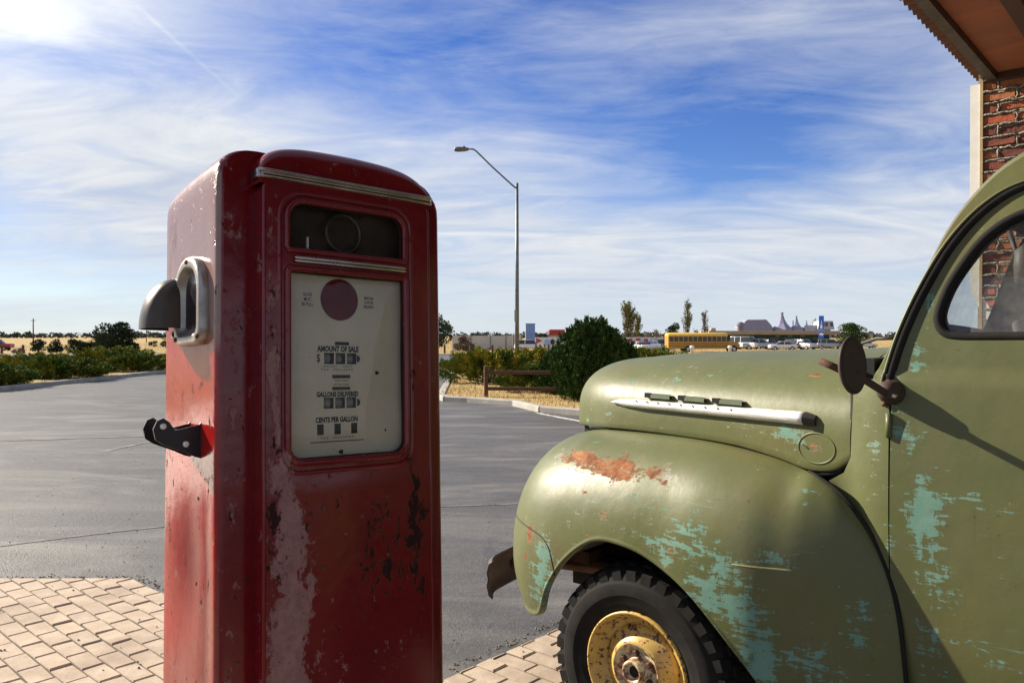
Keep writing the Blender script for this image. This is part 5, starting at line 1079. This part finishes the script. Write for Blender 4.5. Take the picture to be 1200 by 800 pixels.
# vehicles far off: side profile with rounded body, window band, four wheels, lamps
CGL = mat('car_glass', (.03, .035, .04), .1); TYR = mat('car_tyre', (.015, .015, .015), .8); HUBC = mat('wheel_cap', (.45, .45, .45), .35, .8); LGT = mat('car_lamp', (.75, .73, .68), .2); TLT = mat('tail_lamp', (.4, .03, .02), .3)
CP = {}
def cpaint(c): return CP.setdefault(c, mat('car_paint', c, .3, .1, .5))
PROF = dict(sedan=([(-2.2, .35), (2.2, .35), (2.25, .70), (2.1, .92), (1.0, .98), (-1.5, .98), (-2.15, .90), (-2.25, .6)], [(-1.45, .98), (-.75, 1.43), (.45, 1.45), (1.15, .98)]),
            suv=([(-2.3, .4), (2.3, .4), (2.35, .85), (2.2, 1.08), (1.15, 1.12), (-2.2, 1.12), (-2.35, .7)], [(-2.2, 1.12), (-2.0, 1.75), (.55, 1.78), (1.2, 1.12)]),
            pickup=([(-2.7, .45), (2.6, .45), (2.65, .9), (2.5, 1.12), (1.3, 1.18), (-2.7, 1.18)], [(-.7, 1.18), (-.55, 1.80), (.7, 1.82), (1.35, 1.18)]),
            van=([(-2.6, .4), (2.5, .4), (2.6, .9), (2.4, 1.25), (-2.6, 1.25)], [(-2.6, 1.25), (-2.55, 2.25), (1.3, 2.3), (2.1, 1.25)]))
def car(px, y, rz, kind, c, label, group='cars parked along the station', low=None):
    o = thing('parked_car', label, {'pickup': 'pickup truck', 'van': 'van'}.get(kind, 'car'), G_(px, y), rz, group); body, cab = PROF[kind]; w = .88
    taper = lambda u, v, d: (u, d * (1 if v < 1.0 else .98), v)
    mb = MB().prism(body, -w, w, lambda u, v, d: (u, d, v)); bevel(mb.build('body', cpaint(c), o, True), .09, 3, 30)
    zb, zt_ = cab[0][1], cab[1][1]; mb = MB(); ins = .16
    n = len(cab); mb.add([(u, sgn * (w - .03 - (ins if v > zb + .01 else 0)), v) for sgn in (-1, 1) for u, v in cab], [tuple(range(n))[::-1], tuple(range(n, 2 * n))] + [(i, (i + 1) % n, n + (i + 1) % n, n + i) for i in range(n)])
    bevel(mb.build('cabin', CGL, o, True), .03, 2); mb = MB(); (ua, _), (ub, _) = cab[1], cab[2]; mb.box(((ua + ub) / 2, 0, zt_ + .012), (ub - ua + .1, 2 * (w - ins) - .02, .05)); bevel(mb.build('roof', cpaint(c), o, True), .02)
    mb = MB()
    for u in ([.25 * (ua + ub) * 0 + (ua + ub) / 2] if kind != 'van' else [-.4, -1.6]):
        for sgn in (-1, 1): mb.add([(u - .05, sgn * (w - .02), zb), (u + .05, sgn * (w - .02), zb), (u + .05, sgn * (w - .005 - ins), zt_), (u - .05, sgn * (w - .005 - ins), zt_)], [(0, 1, 2, 3)])
    mb.build('pillar', cpaint(c), o)
    L = body[1][0]
    for sx in (-1, 1):
        for sy in (-1, 1):
            wh = MB().lathe([(.0, -.1), (.33, -.1), (.34, .0), (.33, .1), (0, .1)], (sx * L * .64, sy * (w - .06), .33), (0, 1, 0), 16).build('wheel', TYR, o, True); MB().lathe([(0, .0), (.18, 0)], (sx * L * .64, sy * (w + .045), .33), (0, 1, 0), 12).build('wheel_cap', HUBC, wh)
            MB().box((sx * (L + .01), sy * .62, .72), (.10, .3, .13)).build('headlight' if sx > 0 else 'tail_light', LGT if sx > 0 else TLT, o)
    return o
car(751.5, 128, rad(-75), 'sedan', (.62, .63, .62), 'white car parked nose out before the mural wall')
car(774, 128, rad(-80), 'suv', (.12, .14, .18), 'dark car parked before the mural wall, just left of the bus')
car(620, 124, rad(5), 'suv', (.66, .66, .66), 'white roofed dark windowed car right of the lamp post, by the pale wall')
car(873, 138, rad(-50), 'van', (.68, .68, .66), 'white van parked just past the front of the bus')
car(888, 137, rad(-8), 'pickup', (.32, .38, .46), 'pale blue grey pickup right of the white van')
car(901, 141, rad(-70), 'suv', (.08, .05, .06), 'dark maroon car between the pickup and the white sedan')
car(917, 132, rad(175), 'sedan', (.68, .68, .67), 'low white sedan in the middle of the car row')
car(931, 140, rad(-80), 'suv', (.04, .04, .05), 'black car left of the silver off-roader')
car(942, 138, rad(-65), 'suv', (.46, .48, .54), 'silver boxy off-roader left of the blue sign')
car(973, 142, rad(-15), 'suv', (.34, .38, .45), 'grey blue car right of the blue sign')
car(984, 146, rad(-15), 'sedan', (.10, .12, .18), 'dark blue car under the end of the station roof')
car(1013, 150, rad(0), 'sedan', (.62, .62, .6), 'white car right of the round green tree')
car(-6, 128, rad(10), 'pickup', (.30, .03, .03), 'red vehicle cut by the left edge of the photo')
# school bus
y = 119; bx = at(822.5, y); bus = thing('school_bus', 'yellow school bus parked beyond the junipers, seen over the truck hood', 'bus', (bx, y, zt(y) - .06), rad(2))
BY = worn('bus_yellow', (.46, .235, .03), (.38, .19, .025), .45, scale=1.); BR = worn('bus_roof', (.66, .42, .06), (.58, .36, .06), .45, scale=1.)
L0, L1, w = -5.4, 3.6, 1.2
bevel(MB().prism([(L0, .55), (L1, .55), (L1, 1.62), (L0, 1.62)], -w, w, lambda u, v, d: (u, d, v)).build('body', BY, bus), .04)
bevel(MB().prism([(-w, 2.38), (w, 2.38), (w * .97, 2.62), (w * .75, 2.85), (0, 2.95), (-w * .75, 2.85), (-w * .97, 2.62)], L0, L1, lambda u, v, d: (d, u, v)).build('roof', BR, bus, True), .02)
MB().box(((L0 + L1) / 2 + .05, 0, 2.0), (L1 - L0 - .3, 2 * w - .10, .77)).build('window_band', CGL, bus)
for k in range(13): MB().box((L0 + .12 + k * .72, 0, 2.0), (.11, 2 * w - .02, .765)).build('window_pillar', BY, bus)
MB().box((L0 + .06, 0, 2.0), (.13, 2 * w, .765)).build('rear_wall', BY, bus); MB().box((L1 - .02, 0, 2.0), (.05, 2 * w - .3, .70)).build('windscreen', CGL, bus)
for z in (.95, 1.30): MB().box(((L0 + L1) / 2, -w - .008, z), (L1 - L0, .02, .06)).build('rub_rail', TYR, bus)
bevel(MB().prism([(L1, .6), (5.45, .6), (5.55, 1.0), (5.4, 1.42), (4.9, 1.55), (L1, 1.72)], -.95, .95, lambda u, v, d: (u, d, v)).build('engine_hood', worn('bus_hood', (.50, .24, .05), (.42, .20, .04), .5, scale=1.), bus), .08, 3)
MB().box((5.55, 0, .58), (.15, 2.2, .25)).build('bumper', TYR, bus)
for u in (-2.4, 4.55):
    for sg in (-1, 1):
        wh = MB().lathe([(0, -.15), (.48, -.15), (.52, -.08), (.52, .08), (.48, .15), (0, .15)], (u, sg * 1.08, .50), (0, 1, 0), 20).build('wheel', TYR, bus, True); MB().lathe([(0, 0), (.22, 0), (.26, .03)], (u, sg * 1.235, .50), (0, sg, 0), 14).build('wheel_cap', HUBC, wh)
    MB().lathe([(.62, -1.21), (.62, 1.21)], (u, 0, .52), (0, 1, 0), 20, 0, 2 * math.pi).build('wheel_arch', TYR, bus) if u < 0 else None
for k, (px, lab) in enumerate(((811, 'white bollard in front of the rear wheel of the bus'), (855.5, 'white bollard in front of the nose of the bus'), (734, 'small white bollard in the grass before the mural wall'), (779, 'small white bollard behind the low trimmed shrub'))):
    o = MB().lathe([(0, -.05), (.20, -.05), (.20, .75), (.30, .78), (.30, 1.0), (.2, 1.08), (0, 1.1)], (0, 0, 0), (0, 0, 1), 12).build('bollard', WHITE, None, True); o.location = G_(px, 104); o.scale = (1, 1, .75 if k > 1 else 1); tag(o, lab, 'bollard', 'white bollards near the bus')
# green station with tan roof fascia
y = 152; sx0 = at(832, y); st = thing('station_building', 'long green station building with a flat tan roof behind the parked cars', 'building', (sx0, y, zt(y)))
Ls = at(975, y) - sx0; GRN = worn('green_siding', (.025, .075, .055), (.035, .095, .07), .7, scale=.7)
MB().box((Ls / 2, 3.5, 1.4), (Ls - .6, 6, 2.8)).build('wall', GRN, st); bevel(MB().box((Ls / 2 + .3, 3.0, 2.98), (Ls + 1.6, 8.4, .75)).build('roof', worn('tan_fascia', (.40, .30, .19), (.33, .25, .16), .8, scale=.7), st), .03)
for k in range(8):
    f = MB().box((2.2 + k * 2.6, .46, 1.45), (1.7, .1, 1.5)).build('window', worn('green_frame', (.05, .10, .085), (.06, .12, .1), .6), st); MB().box((2.2 + k * 2.6, .40, 1.45), (1.5, .03, 1.3)).build('pane', CGL, f)
for k, u in enumerate((.5, 1.9)): MB().box((u - 3.2 + 2.5, 2.5, 3.55), (.9, .9, .55 + .2 * k)).build('roof_vent', worn('vent', (.45, .37, .24), (.36, .3, .2), .8), st)
for u in (13.2, 15.6, 18.0): MB().box((u, .30, 2.35), (.9, .04, .22)).build('name_plate', worn('plate', (.30, .33, .2), (.22, .25, .15), .7), st)
# purple grey pavilion with pointed roofs behind the station
y = 200; cx_ = at(868, y); pv = thing('peaked_pavilion', 'purple grey pavilion with flared pointed roofs and long gables rising behind the green station', 'building', (cx_, y, zt(y)))
PUR = worn('purple_grey_roof', (.20, .20, .30), (.26, .25, .35), .85, scale=.8); PUW = worn('lavender_wall', (.42, .42, .48), (.35, .35, .42), .85, scale=.8)
X = lambda px: at(px, y) - cx_; Z = lambda py: EYE + (393 - py) / 920 * y - zt(y)
MB().prism([(X(869), Z(392)), (X(868.5), Z(384)), (X(873), Z(377)), (X(876), Z(374.6)), (X(898), Z(374.4)), (X(904), Z(381)), (X(907), Z(392))], 0, 6, lambda u, v, d: (u, d, v)).build('long_roof', PUR, pv)
MB().box((X(940), 5, Z(390)), (X(978) - X(902), 5, 3.0)).build('wall', PUW, pv)
for px, pk, hw, bs in ((919.5, 366, 14, 386), (936.5, 370, 9, 386), (948.5, 375.5, 5, 386)):
    h = Z(pk) - Z(bs); rr = hw / 920 * y; rf = MB().lathe([(rr, 0), (rr * .72, h * .14), (rr * .42, h * .36), (rr * .22, h * .62), (rr * .10, h * .90), (rr * .10, h * .93), (rr * .14, h * .95), (rr * .14, h), (0, h + .05)], (X(px), 2, Z(bs)), (0, 0, 1), 8).build('pointed_roof', PUR, pv)
    MB().lathe([(rr * .9, -1.2), (rr * .9, .02)], (X(px), 2, Z(bs)), (0, 0, 1), 8).build('drum_wall', PUW, rf)
MB().prism([(X(958), Z(386)), (X(961), Z(376)), (X(976), Z(376)), (X(978), Z(386))], 0, 4, lambda u, v, d: (u, d, v)).build('end_block', PUW, pv)
for px in (968.5, 974.5, 964.5): MB().box((X(px), -.03, Z(380)), (.7, .06, 1.0)).build('window', mat('dark_window', (.05, .05, .09), .3), pv)
slab('parapet', X(945), X(962), 1., Z(388), Z(381), .4, PUW, pv)
MB().tube([(X(931), 1, Z(388)), (X(931), 1, Z(375.5))], .12, 6).build('finial_post', PUR, pv)
o = MB().lathe([(0, 0), (.75, 0), (.85, 1.2), (.7, 2.3), (.95, 2.6), (.8, 3.4), (0, 3.6)], (0, 0, 0), (0, 0, 1), 10).build('stone_chimney', worn('grey_stone', (.20, .20, .24), (.14, .14, .17), .9, scale=1.5), None, True); o.location = (at(867.5, 190), 190, zt(190) + 2.2); tag(o, 'stubby grey stone chimney at the left end of the pavilion', 'chimney'); MB().box((0, 0, -1.1), (1.4, 1.4, 2.3)).build('base', GRN, o)
# blue roadside sign with white pictograms
y = 96; bs = thing('road_sign', 'tall narrow blue sign with white symbols on a grey post, over the truck hood', 'sign', (at(962.5, y), y, zt(y)))
Z = lambda py: EYE + (393 - py) / 920 * y - zt(y)
MB().tube([(0, .06, 0), (0, .06, Z(372))], .05, 8).build('post', gal, bs)
pn = bevel(MB().box((0, 0, (Z(370) + Z(396)) / 2), (.62, .05, Z(370) - Z(396))).build('panel', mat('sign_blue', (.02, .13, .62), .4), bs), .02); SW = mat('sign_white', (.82, .82, .82), .5)
def sym(pts, name='symbol', yy=-.029): MB().add([(u, yy, v) for u, v in pts], [tuple(range(len(pts)))]).build(name, SW, pn)
zc = Z(377); sym([(.18 * math.sin(a) * (.55 if 1 else 1), zc - .05 + .30 * math.cos(a)) for a in (0, 2.3, 3.98)]); sym([(-.05, zc - .42), (.05, zc - .42), (.05, zc - .2), (-.05, zc - .2)])
zc = Z(383); sym([(-.16, zc - .2), (.1, zc - .2), (.16, zc - .05), (.06, zc + .02), (.14, zc + .1), (.08, zc + .22), (-.16, zc + .22)])
zc = Z(391.5); sym([(.26 * math.cos(a), zc + .16 * math.sin(a)) for a in np.linspace(0, 6.283, 15)[:-1]]); sym([(-.3, Z(387.4)), (.3, Z(387.4)), (.3, Z(386.9)), (-.3, Z(386.9))]); 
# utility poles far left
for px, y, h, lab in ((39, 160, 5.9, 'thin dark utility pole on the left horizon'), (171.5, 260, 7.2, 'faint utility pole just left of the pump lamp shield')):
    o = thing('utility_pole', lab, 'utility pole', G_(px, y)); MB().tube([(0, 0, 0), (0, 0, h)], [.15, .10], 8).build('pole', WOOD, o, True); MB().box((0, 0, h - .4), (.9, .12, .10)).build('crossarm', WOOD, o)
